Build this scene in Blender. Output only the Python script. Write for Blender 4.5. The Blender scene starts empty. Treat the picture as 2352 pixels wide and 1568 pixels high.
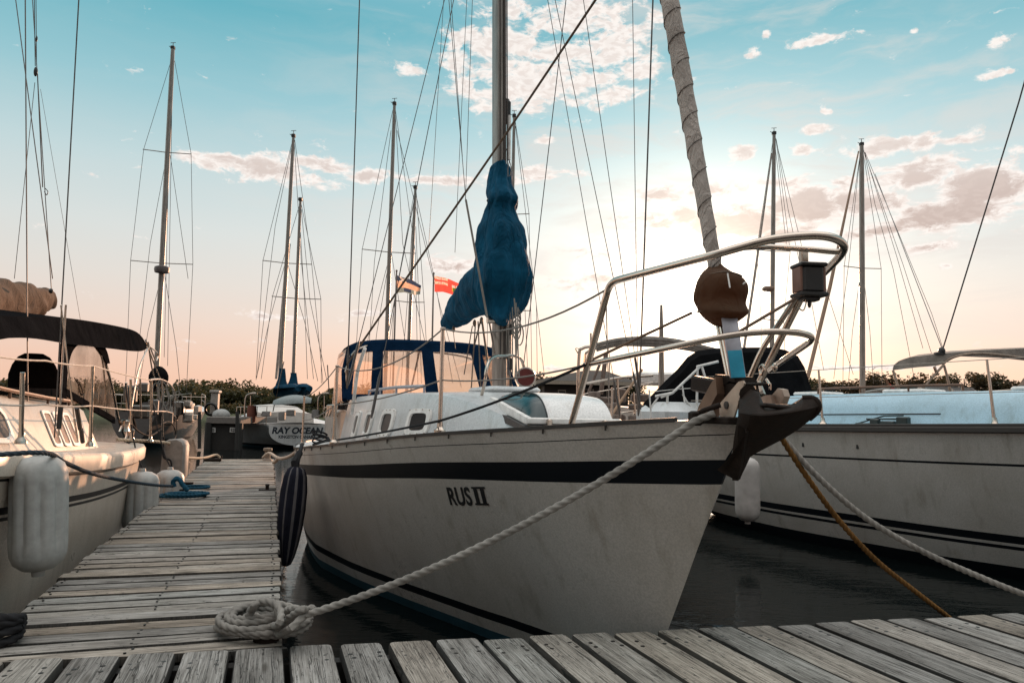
import bpy, bmesh, math, random
from mathutils import Vector, Matrix, noise

rnd = random.Random(7)
sc = bpy.context.scene
COL = sc.collection
R = math.radians

# ------------------------------------------------------------------ camera
F, CU, CV = 1700.0, 1176.0, 784.0          # focal length and centre in a 2352 x 1568 frame
PITCH, ROLL, EYE = R(5.52), 0.02, 1.45     # eye 1.45 m above the water, 1 m above the dock
CAM = Vector((0, 0, EYE))
_fw = Vector((0, math.cos(PITCH), math.sin(PITCH)))
_r0 = Vector((1, 0, 0)); _u0 = Vector((0, -math.sin(PITCH), math.cos(PITCH)))
_rt = _r0 * math.cos(ROLL) + _u0 * math.sin(ROLL)
_up = _u0 * math.cos(ROLL) - _r0 * math.sin(ROLL)
cd = bpy.data.cameras.new("camera"); cam = bpy.data.objects.new("camera", cd); COL.objects.link(cam)
cd.sensor_width = 36; cd.lens = 36 * F / 2352.0; cd.clip_start = 0.05; cd.clip_end = 6000
cam.matrix_world = Matrix(((_rt.x, _up.x, -_fw.x, CAM.x), (_rt.y, _up.y, -_fw.y, CAM.y),
                           (_rt.z, _up.z, -_fw.z, CAM.z), (0, 0, 0, 1)))
sc.camera = cam

def ray(u, v):
    return _fw + _rt * ((u - CU) / F) + _up * ((CV - v) / F)
def P(u, v, Y):
    "the point seen at (u, v) at a forward distance Y"
    r = ray(u, v); return CAM + r * (Y / r.y)
def PZ(u, v, z):
    r = ray(u, v); return CAM + r * ((z - EYE) / r.z)

# ------------------------------------------------------------------ light and sky
SUN = ray(1606, 694).normalized()
SUN_EL = math.asin(SUN.z); SUN_AZ = math.atan2(SUN.x, SUN.y)
ld = bpy.data.lights.new("sun", 'SUN'); sun = bpy.data.objects.new("sun", ld); COL.objects.link(sun)
ld.energy = 5.0; ld.angle = R(0.6); ld.color = (1.0, 0.56, 0.34)
sun.rotation_euler = (-SUN).to_track_quat('-Z', 'Y').to_euler()
sun.location = (0, 0, 30)

sc.view_settings.view_transform = 'Standard'; sc.view_settings.look = 'None'
sc.view_settings.exposure = 0.0; sc.view_settings.gamma = 1.0

def sky_world():
    w = bpy.data.worlds.new("World"); sc.world = w; w.use_nodes = True
    nt = w.node_tree; N = nt.nodes; L = nt.links
    for n in list(N): N.remove(n)
    def nd(t, **k):
        n = N.new(t)
        for a, b in k.items(): setattr(n, a, b)
        return n
    def plug(sock, val):
        if isinstance(val, bpy.types.NodeSocket): L.new(val, sock)
        else: sock.default_value = val
    def M(op, a, b=None, c=None, clamp=False):
        n = nd('ShaderNodeMath', operation=op, use_clamp=clamp)
        plug(n.inputs[0], a)
        if b is not None: plug(n.inputs[1], b)
        if c is not None: plug(n.inputs[2], c)
        return n.outputs[0]
    def VM(op, a, b=None, out=0):
        n = nd('ShaderNodeVectorMath', operation=op)
        plug(n.inputs[0], a)
        if b is not None: plug(n.inputs[1], b)
        return n.outputs[out]
    def MIX(f, a, b, bt='MIX'):
        n = nd('ShaderNodeMix', data_type='RGBA', blend_type=bt)
        plug(n.inputs[0], f); plug(n.inputs[6], a); plug(n.inputs[7], b)
        return n.outputs[2]
    def SS(x, lo, hi, a=0.0, b=1.0):
        n = nd('ShaderNodeMapRange', interpolation_type='SMOOTHSTEP')
        plug(n.inputs[0], x); n.inputs[1].default_value = lo; n.inputs[2].default_value = hi
        n.inputs[3].default_value = a; n.inputs[4].default_value = b
        return n.outputs[0]
    tc = nd('ShaderNodeTexCoord'); dirv = VM('NORMALIZE', tc.outputs['Generated'])
    sp = nd('ShaderNodeSeparateXYZ'); L.new(dirv, sp.inputs[0])
    az = M('ARCTAN2', sp.outputs[0], sp.outputs[1]); el = M('ARCSINE', sp.outputs[2])
    eld = M('MULTIPLY', el, 180 / math.pi); azd = M('MULTIPLY', az, 180 / math.pi)
    # sky by height above the horizon, unseen zenith brightened to light dock and hull
    cr = nd('ShaderNodeValToRGB'); L.new(M('DIVIDE', eld, 60.0, clamp=True), cr.inputs[0])
    stops = [(0, (.84, .49, .36)), (3.2, (.84, .55, .43)), (6, (.80, .63, .54)), (9, (.74, .68, .62)), (12.5, (.67, .70, .675)),
             (17, (.53, .66, .67)), (22, (.30, .55, .605)), (28, (.115, .42, .50)), (34, (.20, .46, .54)), (44, (1.0, 1.06, 1.06)), (60, (2.1, 2.05, 1.98))]
    e = cr.color_ramp.elements
    e[0].position = 0; e[0].color = (*stops[0][1], 1); e[1].position = 1; e[1].color = (*stops[-1][1], 1)
    for d, c in stops[1:-1]:
        x = e.new(d / 60.0); x.color = (*c, 1)
    base = cr.outputs[0]
    # physical sky adds its own share
    sk = nd('ShaderNodeTexSky', sky_type='NISHITA', sun_disc=False, sun_elevation=SUN_EL, sun_rotation=SUN_AZ,
            air_density=1.0, dust_density=1.0, ozone_density=2.0)
    base = MIX(1.0, base, MIX(1.0, sk.outputs[0], (.012, .012, .012, 1), 'MULTIPLY'), 'ADD')
    # unseen sky behind the camera, dimmed to keep the lower hull dark
    lb = M('MULTIPLY', SS(sp.outputs[0], -.66, -.95, 0, 1), SS(eld, 60, 30, 0, 1.5))     # brightness added to the unseen sky at left to light the hull
    lbn = nd('ShaderNodeVectorMath', operation='SCALE'); L.new(base, lbn.inputs[0]); L.new(M('ADD', lb, 1.0), lbn.inputs[3]); base = lbn.outputs[0]
    dot = VM('DOT_PRODUCT', dirv, tuple(SUN), out=1)
    ang = M('MULTIPLY', M('ARCCOSINE', M('MINIMUM', dot, 0.99999)), 180 / math.pi)
    dim = SS(dot, -0.75, -.1, .8, 1.0)
    nb = nd('ShaderNodeVectorMath', operation='SCALE'); L.new(MIX(M('MULTIPLY', SS(dot, -.3, -.85, 0, .9), SS(eld, 50, 30)), base, (.24, .20, .185, 1)), nb.inputs[0]); L.new(dim, nb.inputs[3]); base = nb.outputs[0]
    # glow of the low sun
    def glow(width, pw, amt, col):
        g = M('MULTIPLY', M('EXPONENT', M('MULTIPLY', M('POWER', M('DIVIDE', ang, width), pw), -1.0)), amt)
        return MIX(1.0, (*col, 1), MIX(g, (0, 0, 0, 1), (1, 1, 1, 1)), 'MULTIPLY'), g
    def add(a, width, pw, amt, col):
        n = nd('ShaderNodeVectorMath', operation='SCALE'); n.inputs[0].default_value = col
        g = M('MULTIPLY', M('EXPONENT', M('MULTIPLY', M('POWER', M('DIVIDE', ang, width), pw), -1.0)), amt)
        L.new(g, n.inputs[3])
        return VM('ADD', a, n.outputs[0])
    col = add(base, 20.0, 1.6, 0.22, (1.0, .80, .70)); col = add(col, 7.5, 1.8, .55, (1.0, .85, .68))
    # clouds
    def pd(u, v):
        r = ray(u, v).normalized(); return math.degrees(math.atan2(r.x, r.y)), math.degrees(math.asin(r.z))
    blobs = [(1150,110,130,80,1),(1330,45,130,60,1),(1450,75,70,40,.9),(1400,215,110,26,.95),(1480,160,60,30,.9),(1290,120,200,60,.85),(1120,225,80,34,.95),(1060,190,50,40,.9),(1240,190,160,70,1),(1400,120,95,55,1),(1060,140,50,60,.9),(1350,190,90,35,1),(1180,30,80,40,.8),
             (945,165,32,18,.9),(600,385,170,30,1.2),(740,378,90,24,1.1),(840,405,70,20,1),(1000,412,130,15,1),(1240,398,100,18,1),(1150,412,60,14,1),
             (1025,610,62,26,1),(650,728,120,9,.8),(850,720,60,9,.8),(310,542,30,6,.7),(420,782,40,6,.5),
             (1520,445,75,22,1),(1640,436,100,22,1),(1715,352,34,20,1.2),(1845,342,34,14,1),(1872,296,46,15,1.1),(2060,335,130,24,1.15),(2010,330,60,20,1),(2200,322,60,12,.9),
             (2110,400,120,40,1.25),(2260,430,140,56,1.6),(2170,495,160,36,1.6),(2010,470,110,30,1.15),(2030,530,120,22,1.1),(2130,570,60,14,1),(1870,470,130,44,1.6),(1700,515,150,44,1.55),
             (1880,95,75,15,1.05),(1760,80,15,13,.9),(1725,125,28,13,.9),(2290,92,30,19,1),(2310,165,50,10,.9),(2178,610,26,10,1),(2236,572,13,14,1),(1255,322,32,14,.9),
             (1900,258,18,8,.9),(2100,72,14,8,.8),(1510,40,40,22,.8),(1560,178,40,12,.7),(1430,650,200,40,.9),(1350,585,90,18,.8),(1560,500,150,26,1.25),(1500,560,120,22,1.1),(1780,540,120,26,1.2),(1790,420,60,16,1.0),(1940,420,60,18,1.0),(1980,845,260,8,.8),(1290,845,80,9,.6)]
    cov = None
    comb = nd('ShaderNodeCombineXYZ'); L.new(azd, comb.inputs[0]); L.new(eld, comb.inputs[1]); pvec = comb.outputs[0]
    for (u, v, wu, wv, s) in blobs:
        a0, e0 = pd(u, v); a1, _ = pd(u + wu, v); _, e1 = pd(u, v - wv)
        ia = 1 / max(.2, abs(a1 - a0)); ie = 1 / max(.12, abs(e1 - e0))
        q = VM('MULTIPLY', VM('SUBTRACT', pvec, (a0, e0, 0)), (ia, ie, 0))
        ln = VM('DOT_PRODUCT', q, q, out=1)
        g = M('MULTIPLY', M('EXPONENT', M('MULTIPLY', ln, -.9)), s)
        cov = g if cov is None else M('MAXIMUM', cov, g)
    # a thin scatter all round the sky so that it goes on beyond the frame
    mp = VM('MULTIPLY', pvec, (.17, .34, 1))
    wn = nd('ShaderNodeTexNoise'); wn.inputs['Scale'].default_value = 2.2; wn.inputs['Detail'].default_value = 3; L.new(mp, wn.inputs['Vector'])
    warp = VM('ADD', mp, VM('MULTIPLY', VM('SUBTRACT', wn.outputs['Color'], (.5, .5, .5)), (.35, .35, 0)))
    n1 = nd('ShaderNodeTexNoise'); n1.inputs['Scale'].default_value = 2.6; n1.inputs['Detail'].default_value = 11; n1.inputs['Roughness'].default_value = .66
    L.new(warp, n1.inputs['Vector'])
    fb = n1.outputs['Fac']
    outside = M('MULTIPLY', SS(M('ABSOLUTE', azd), 36, 46), .42)
    cov = M('MAXIMUM', cov, outside)
    dens = M('ADD', cov, M('MULTIPLY', M('SUBTRACT', fb, .5), 3.0))
    al = SS(dens, .36, .80)
    core = SS(dens, .72, 1.25)
    shade = SS(eld, 11, 25, .95, .15)
    ccol = MIX(M('MULTIPLY', core, shade), (1.06, .97, .91, 1), (.54, .40, .35, 1))
    # thin high veil, mostly towards the sun
    nv = nd('ShaderNodeTexNoise'); nv.inputs['Scale'].default_value = .9; nv.inputs['Detail'].default_value = 7; nv.inputs['Roughness'].default_value = .6; nv.inputs['Distortion'].default_value = .6; L.new(VM('MULTIPLY', warp, (.6, 1.3, 1)), nv.inputs['Vector'])
    veil = M('MULTIPLY', M('MULTIPLY', SS(nv.outputs['Fac'], .40, .72), SS(ang, 42, 10, .05, .66)), SS(eld, 3, 9))
    col = MIX(veil, col, (.80, .735, .69, 1))
    n2 = nd('ShaderNodeTexNoise'); n2.inputs['Scale'].default_value = 9; n2.inputs['Detail'].default_value = 5; L.new(warp, n2.inputs['Vector'])
    ccol = MIX(M('MULTIPLY', SS(n2.outputs['Fac'], .44, .60), .42), ccol, (.74, .60, .54, 1))
    col = MIX(M('MULTIPLY', al, .9), col, ccol)
    col = add(col, 11.0, 1.6, .12, (1.0, .76, .56)); col = add(col, 4.8, 1.7, 1.5, (1.0, .80, .58))
    col = add(col, 2.6, 1.6, 2.2, (1.0, .88, .72))
    # below the horizon: a dim band, never seen behind the water
    col = MIX(SS(eld, -3, -.5), (.05, .05, .05, 1), col)
    bg = nd('ShaderNodeBackground'); L.new(col, bg.inputs[0]); bg.inputs[1].default_value = 1.0
    out = nd('ShaderNodeOutputWorld'); L.new(bg.outputs[0], out.inputs[0])
    w.cycles.sampling_method = 'MANUAL'; w.cycles.sample_map_resolution = 1024
sky_world()

# ------------------------------------------------------------------ object helpers
WLOC = {}
def set_props(o, label=None, cat=None, group=None, kind=None):
    if label: o['label'] = label
    if cat: o['category'] = cat
    if group: o['group'] = group
    if kind: o['kind'] = kind
    return o
def thing(name, label, cat, loc, group=None):
    o = bpy.data.objects.new(name, None); COL.objects.link(o)
    o.location = loc; o.empty_display_size = .2
    WLOC[o] = Vector(loc)
    return set_props(o, label, cat, group)

class MB:
    "collects shapes in world coordinates, then links them as one mesh"
    def __init__(s): s.v = []; s.f = []; s.m = []; s.sm = []
    def add(s, vs, fs, mi=0, smooth=False):
        b = len(s.v); s.v += [Vector(x) for x in vs]
        for f in fs:
            s.f.append([b + i for i in f]); s.m.append(mi); s.sm.append(smooth)
    def grid(s, rows, mi=0, smooth=True, closed=False, caps=False):
        n = len(rows[0]); vs = [p for r in rows for p in r]; fs = []
        for i in range(len(rows) - 1):
            for j in range(n if closed else n - 1):
                k = (j + 1) % n
                fs.append((i * n + j, i * n + k, (i + 1) * n + k, (i + 1) * n + j))
        s.add(vs, fs, mi, smooth)
        if caps:
            s.add(rows[0], [tuple(range(n))[::-1]], mi, False); s.add(rows[-1], [tuple(range(n))], mi, False)
    def tube(s, pts, r, n=8, mi=0, caps=True, flat=None):
        pts = [Vector(p) for p in pts]; rs = r if isinstance(r, (list, tuple)) else [r] * len(pts)
        rows = []; up = None
        for i, p in enumerate(pts):
            a = pts[max(0, i - 1)]; b = pts[min(len(pts) - 1, i + 1)]
            t = (b - a).normalized() if (b - a).length > 1e-9 else Vector((0, 0, 1))
            if up is None:
                up = t.cross(Vector((0, 0, 1)))
                if up.length < .05: up = t.cross(Vector((0, 1, 0)))
            up = (up - t * up.dot(t)).normalized(); w = t.cross(up)
            fl = flat or 1.0
            rows.append([p + up * math.cos(q) * rs[i] + w * math.sin(q) * rs[i] * fl for q in [2 * math.pi * k / n for k in range(n)]])
        s.grid(rows, mi, True, True, caps)
    def box(s, c, sx, sy, sz, ax=None, ay=None, az=None, mi=0, ch=0.0):
        ax = Vector(ax or (1, 0, 0)); ay = Vector(ay or (0, 1, 0)); az = Vector(az) if az else ax.cross(ay)
        c = Vector(c); ch = min(ch, .45 * min(sx, sy, sz))
        if ch <= 0:
            vs = [c + ax * a * sx / 2 + ay * b * sy / 2 + az * d * sz / 2 for d in (-1, 1) for b in (-1, 1) for a in (-1, 1)]
            s.add(vs, [(0, 2, 3, 1), (4, 5, 7, 6), (0, 1, 5, 4), (2, 6, 7, 3), (0, 4, 6, 2), (1, 3, 7, 5)], mi); return
        def ring(hx, hy, z):
            k = ch
            q = [(hx - k, -hy), (hx, -hy + k), (hx, hy - k), (hx - k, hy), (-hx + k, hy), (-hx, hy - k), (-hx, -hy + k), (-hx + k, -hy)]
            return [c + ax * x + ay * y + az * z for x, y in q]
        hx, hy, hz = sx / 2, sy / 2, sz / 2
        s.grid([ring(hx - ch, hy - ch, -hz), ring(hx, hy, -hz + ch), ring(hx, hy, hz - ch), ring(hx - ch, hy - ch, hz)], mi, False, True, True)
    def slab(s, poly, th, mi=0):
        "flat polygon (3-D points) given a thickness along its normal"
        p = [Vector(x) for x in poly]; n = Vector((0, 0, 0))
        for i in range(len(p)): n += p[i].cross(p[(i + 1) % len(p)])
        n = n.normalized() * th / 2; k = len(p)
        s.add([x - n for x in p] + [x + n for x in p],
              [tuple(range(k))[::-1], tuple(range(k, 2 * k))] + [(i, (i + 1) % k, k + (i + 1) % k, k + i) for i in range(k)], mi)
    def ball(s, c, rx, ry, rz, mi=0, nu=14, nv=9, jit=0.0):
        c = Vector(c); rows = []
        for i in range(nv + 1):
            th = math.pi * i / nv
            rows.append([])
            for j in range(nu):
                ph = 2 * math.pi * j / nu
                q = Vector((math.sin(th) * math.cos(ph), math.sin(th) * math.sin(ph), math.cos(th)))
                k = 1 + jit * noise.noise(q * 2.1 + c)
                rows[-1].append(c + Vector((q.x * rx, q.y * ry, q.z * rz)) * k)
        s.grid(rows, mi, True, True)
    def lathe(s, c, prof, axis=(0, 0, 1), n=20, mi=0):
        a = Vector(axis).normalized(); x = a.cross(Vector((.3, .9, .1))).normalized(); y = a.cross(x); c = Vector(c)
        s.grid([[c + a * h + (x * math.cos(q) + y * math.sin(q)) * max(r, 1e-4) for q in [2 * math.pi * k / n for k in range(n)]] for r, h in prof], mi, True, True)
    def each(s, name, mats, parent=None):
        "one object for every separate piece collected"
        n = len(s.v); up = list(range(n))
        def find(a):
            while up[a] != a: up[a] = up[up[a]]; a = up[a]
            return a
        key = {}
        for i, p in enumerate(s.v):
            k = (round(p.x, 5), round(p.y, 5), round(p.z, 5)); j = key.setdefault(k, i); up[find(i)] = find(j)
        for f in s.f:
            for i in f[1:]: up[find(i)] = find(f[0])
        parts = {}
        for q, f in enumerate(s.f): parts.setdefault(find(f[0]), []).append(q)
        out = []
        for qs in parts.values():
            m = MB(); ids = {}
            for q in qs:
                for i in s.f[q]:
                    if i not in ids: ids[i] = len(m.v); m.v.append(s.v[i])
                m.f.append([ids[i] for i in s.f[q]]); m.m.append(s.m[q]); m.sm.append(s.sm[q])
            out.append(m.build(name, mats, parent))
        return out
    def build(s, name, mats, parent=None, label=None, cat=None, group=None, kind=None, merge=True):
        w = WLOC[parent] if parent else Vector((0, 0, 0))
        if parent is None and kind is None and s.v:
            w = Vector((sum(p.x for p in s.v) / len(s.v), sum(p.y for p in s.v) / len(s.v), min(p.z for p in s.v)))
        me = bpy.data.meshes.new(name); me.from_pydata([tuple(p - w) for p in s.v], [], s.f)
        if not isinstance(mats, (list, tuple)): mats = [mats]
        for m in mats: me.materials.append(m)
        me.polygons.foreach_set('material_index', s.m); me.polygons.foreach_set('use_smooth', s.sm)
        if merge:
            bm = bmesh.new(); bm.from_mesh(me)
            bmesh.ops.remove_doubles(bm, verts=bm.verts, dist=1e-5)
            bmesh.ops.dissolve_degenerate(bm, edges=bm.edges, dist=1e-6)
            bmesh.ops.recalc_face_normals(bm, faces=bm.faces)
            bm.to_mesh(me); bm.free()
        try: me.set_sharp_from_angle(angle=R(38))
        except Exception: pass
        o = bpy.data.objects.new(name, me); COL.objects.link(o)
        WLOC[o] = w
        if parent: o.parent = parent
        else: o.location = w
        return set_props(o, label, cat, group, kind)

def lerp_tab(tab, x):
    if x <= tab[0][0]: return tab[0][1]
    for (a, b), (c, d) in zip(tab, tab[1:]):
        if x <= c:
            return b + (d - b) * (x - a) / (c - a)
    return tab[-1][1]
def smooth_tab(tab, x):
    "Catmull-Rom through the table"
    n = len(tab)
    if x <= tab[0][0]: return tab[0][1]
    if x >= tab[-1][0]: return tab[-1][1]
    for i in range(n - 1):
        if x <= tab[i + 1][0]:
            x0, y0 = tab[i]; x1, y1 = tab[i + 1]
            m0 = (y1 - tab[i - 1][1]) / (x1 - tab[i - 1][0]) if i > 0 else (y1 - y0) / (x1 - x0)
            m1 = (tab[i + 2][1] - y0) / (tab[i + 2][0] - x0) if i < n - 2 else (y1 - y0) / (x1 - x0)
            h = x1 - x0; t = (x - x0) / h
            return (2*t**3 - 3*t*t + 1)*y0 + (t**3 - 2*t*t + t)*h*m0 + (-2*t**3 + 3*t*t)*y1 + (t**3 - t*t)*h*m1
def spline(pts, k=8):
    pts = [Vector(p) for p in pts]; out = []
    for i in range(len(pts) - 1):
        p0 = pts[max(0, i - 1)]; p1 = pts[i]; p2 = pts[i + 1]; p3 = pts[min(len(pts) - 1, i + 2)]
        for j in range(k):
            t = j / k
            out.append(.5 * ((2 * p1) + (p2 - p0) * t + (2*p0 - 5*p1 + 4*p2 - p3) * t*t + (3*p1 - p0 - 3*p2 + p3) * t**3))
    return out + [pts[-1]]
def resample(pts, step):
    out = [pts[0]]; acc = 0
    for a, b in zip(pts, pts[1:]):
        d = (b - a).length
        if d < 1e-9: continue
        x = step - acc
        while x <= d:
            out.append(a + (b - a) * (x / d)); x += step
        acc = (acc + d) % step if d else acc
    if (out[-1] - pts[-1]).length > step * .3: out.append(pts[-1])
    return out
def laid_rope(mb, pts, r, mi=0, strands=3, n=18, pitch=2.6):
    "three-strand rope: lobed section turning along its length"
    pts = resample([Vector(p) for p in pts], r * .5); rows = []; up = None; s = 0.0
    for i, p in enumerate(pts):
        a = pts[max(0, i - 1)]; b = pts[min(len(pts) - 1, i + 1)]; t = (b - a).normalized()
        if i: s += (p - pts[i - 1]).length
        if up is None: up = t.cross(Vector((.1, .2, 1))).normalized()
        up = (up - t * up.dot(t)).normalized(); w = t.cross(up)
        tw = 2 * math.pi * s / (r * pitch * strands)
        row = []
        for k in range(n):
            q = 2 * math.pi * k / n
            rr = r * (.68 + .36 * abs(math.cos(strands * (q - tw) / 2)))
            row.append(p + (up * math.cos(q) + w * math.sin(q)) * rr)
        rows.append(row)
    mb.grid(rows, mi, True, True, True)
def sag(a, b, d, n=14):
    a = Vector(a); b = Vector(b)
    return [a + (b - a) * (i / n) - Vector((0, 0, d * 4 * (i / n) * (1 - i / n))) for i in range(n + 1)]

# ------------------------------------------------------------------ materials
class Mat:
    def __init__(s, name, col, rough=.5, metal=0.0, spec=.5):
        s.m = bpy.data.materials.new(name); s.m.use_nodes = True
        s.nt = s.m.node_tree; s.N = s.nt.nodes; s.L = s.nt.links
        s.b = s.N['Principled BSDF']
        s.b.inputs['Base Color'].default_value = (*col, 1); s.b.inputs['Roughness'].default_value = rough
        s.b.inputs['Metallic'].default_value = metal; s.b.inputs['Specular IOR Level'].default_value = spec
        s.tc = s.N.new('ShaderNodeTexCoord')
    def vec(s, scale=(1, 1, 1), rot=(0, 0, 0)):
        m = s.N.new('ShaderNodeMapping'); s.L.new(s.tc.outputs['Object'], m.inputs[0])
        m.inputs['Scale'].default_value = scale; m.inputs['Rotation'].default_value = rot
        # rotate first, then stretch
        if rot != (0, 0, 0):
            m.inputs['Scale'].default_value = (1, 1, 1)
            m2 = s.N.new('ShaderNodeMapping'); s.L.new(m.outputs[0], m2.inputs[0]); m2.inputs['Scale'].default_value = scale
            return m2.outputs[0]
        return m.outputs[0]
    def noise(s, scale, detail=4, rough=.55, vec=None, dist=0):
        n = s.N.new('ShaderNodeTexNoise'); n.inputs['Scale'].default_value = scale; n.inputs['Detail'].default_value = detail
        n.inputs['Roughness'].default_value = rough; n.inputs['Distortion'].default_value = dist
        s.L.new(vec if vec is not None else s.tc.outputs['Object'], n.inputs['Vector']); return n.outputs['Fac']
    def ramp(s, x, stops):
        n = s.N.new('ShaderNodeValToRGB'); s.L.new(x, n.inputs[0]); e = n.color_ramp.elements
        def c4(c): return (*c, 1) if isinstance(c, (tuple, list)) else (c, c, c, 1)
        e[0].position = stops[0][0]; e[0].color = c4(stops[0][1]); e[1].position = stops[-1][0]; e[1].color = c4(stops[-1][1])
        for p, c in stops[1:-1]:
            x2 = e.new(p); x2.color = c4(c)
        return n.outputs[0]
    def mix(s, f, a, b, bt='MIX'):
        n = s.N.new('ShaderNodeMix'); n.data_type = 'RGBA'; n.blend_type = bt
        for i, v in ((0, f), (6, a), (7, b)):
            if isinstance(v, bpy.types.NodeSocket): s.L.new(v, n.inputs[i])
            elif i == 0: n.inputs[0].default_value = v
            else: n.inputs[i].default_value = (*v, 1)
        return n.outputs[2]
    def math(s, op, a, b):
        n = s.N.new('ShaderNodeMath'); n.operation = op
        for i, v in ((0, a), (1, b)):
            if isinstance(v, bpy.types.NodeSocket): s.L.new(v, n.inputs[i])
            else: n.inputs[i].default_value = v
        return n.outputs[0]
    def col(s, c): s.L.new(c, s.b.inputs['Base Color']); return s
    def roughness(s, c): s.L.new(c, s.b.inputs['Roughness']); return s
    def bump(s, h, strength=.3, dist=.01):
        n = s.N.new('ShaderNodeBump'); n.inputs['Strength'].default_value = strength; n.inputs['Distance'].default_value = dist
        s.L.new(h, n.inputs['Height']); s.L.new(n.outputs[0], s.b.inputs['Normal']); return s
    def random(s):
        n = s.N.new('ShaderNodeObjectInfo'); return n.outputs['Random']

def gelcoat(name, col, dirt=(.55, .50, .42), amt=.35, rough=.22):
    m = Mat(name, col, rough)
    d = m.noise(1.6, 6, .65); d2 = m.noise(60, 3, .6); d3 = m.noise(9, 5, .6, m.vec((1, 1, .12)))
    f = m.math('MULTIPLY', m.ramp(d, [(.45, 0.0), (.75, 1.0)]), amt)
    f2 = m.math('MULTIPLY', m.ramp(d3, [(.55, 0.0), (.8, 1.0)]), amt * 1.9)
    c = m.mix(f, col, tuple(a * b for a, b in zip(col, dirt)))
    c = m.mix(f2, c, tuple(a * b * .9 for a, b in zip(col, dirt)))
    c = m.mix(m.math('MULTIPLY', m.ramp(d2, [(.35, 0.0), (.7, 1.0)]), .16), c, tuple(a * .6 for a in col))
    fl = m.noise(95, 3, .75); c = m.mix(m.math('MULTIPLY', m.ramp(fl, [(.40, 0.0), (.62, 1.0)]), .42), c, tuple(a * .45 for a in col))
    m.col(c); m.roughness(m.ramp(d, [(.3, rough), (.7, rough + .25)]))
    m.bump(m.noise(2.2, 2), .05, .02)
    m.b.inputs['Coat Weight'].default_value = .12; m.b.inputs['Coat Roughness'].default_value = .12
    return m.m
def plain(name, col, rough=.5, metal=0.0, var=.25, sc_=14, bump=.15, bd=.004):
    m = Mat(name, col, rough, metal)
    n = m.noise(sc_, 5, .6)
    m.col(m.ramp(n, [(.3, tuple(c * (1 - var) for c in col)), (.7, tuple(min(1, c * (1 + var * .6)) for c in col))]))
    m.roughness(m.ramp(n, [(.3, max(.04, rough - .08)), (.7, min(1, rough + .12))]))
    if bump: m.bump(m.noise(sc_ * 3, 4), bump, bd)
    return m.m
def cloth(name, col, rough=.85, var=.35, wr=.6, wscale=(3, 3, 1.2), spec=.12):
    m = Mat(name, col, rough, 0, spec)
    n = m.noise(5, 5, .6); fine = m.noise(240, 2)
    c = m.ramp(n, [(.3, tuple(c * (1 - var) for c in col)), (.72, tuple(min(1, c * (1 + var)) for c in col))])
    m.col(m.mix(m.math('MULTIPLY', fine, .35), c, tuple(c * .55 for c in col)))
    w = m.noise(4.0, 4, .5, m.vec(wscale), .8)
    m.bump(m.math('ADD', m.ramp(w, [(.3, 0.0), (.5, .8), (.56, .35), (.8, 1.0)]), m.math('MULTIPLY', fine, .06)), wr, .03)
    if spec < .1:                      # soft matt cloth: no sheen at grazing angles
        df = m.N.new('ShaderNodeBsdfDiffuse'); m.L.new(m.b.inputs['Base Color'].links[0].from_socket, df.inputs[0]); m.L.new(m.b.inputs['Normal'].links[0].from_socket, df.inputs['Normal'])
        m.L.new(df.outputs[0], m.N['Material Output'].inputs[0])
    return m.m
def clear_vinyl(name, tint=(.9, .85, .8)):
    m = Mat(name, tint, .08)
    nt, N, L = m.nt, m.N, m.L
    tr = N.new('ShaderNodeBsdfTransparent'); tr.inputs[0].default_value = (*tint, 1)
    gl = N.new('ShaderNodeBsdfGlossy'); gl.inputs['Roughness'].default_value = .06; gl.inputs[0].default_value = (.8, .8, .8, 1)
    fr = N.new('ShaderNodeFresnel'); fr.inputs[0].default_value = 1.22
    bp = N.new('ShaderNodeBump'); bp.inputs['Strength'].default_value = .25; bp.inputs['Distance'].default_value = .02
    L.new(m.noise(5, 2), bp.inputs['Height']); L.new(bp.outputs[0], gl.inputs['Normal']); L.new(bp.outputs[0], fr.inputs['Normal'])
    df = N.new('ShaderNodeBsdfDiffuse'); df.inputs[0].default_value = (.6, .55, .5, 1)
    mx = N.new('ShaderNodeMixShader'); L.new(fr.outputs[0], mx.inputs[0]); L.new(tr.outputs[0], mx.inputs[1]); L.new(gl.outputs[0], mx.inputs[2])
    m2 = N.new('ShaderNodeMixShader'); L.new(m.math('MULTIPLY', m.ramp(m.noise(3, 4), [(.45, 0.0), (.75, 1.0)]), .22), m2.inputs[0])
    L.new(mx.outputs[0], m2.inputs[1]); L.new(df.outputs[0], m2.inputs[2])
    tl = N.new('ShaderNodeBsdfTranslucent'); tl.inputs[0].default_value = (.82, .53, .36, 1)
    m3 = N.new('ShaderNodeMixShader'); L.new(m.math('ADD', .22, m.math('MULTIPLY', m.ramp(m.noise(2.2, 5, .6), [(.35, 0.0), (.7, 1.0)]), .30)), m3.inputs[0]); L.new(m2.outputs[0], m3.inputs[1]); L.new(tl.outputs[0], m3.inputs[2])
    L.new(m3.outputs[0], N['Material Output'].inputs[0])
    return m.m
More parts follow.
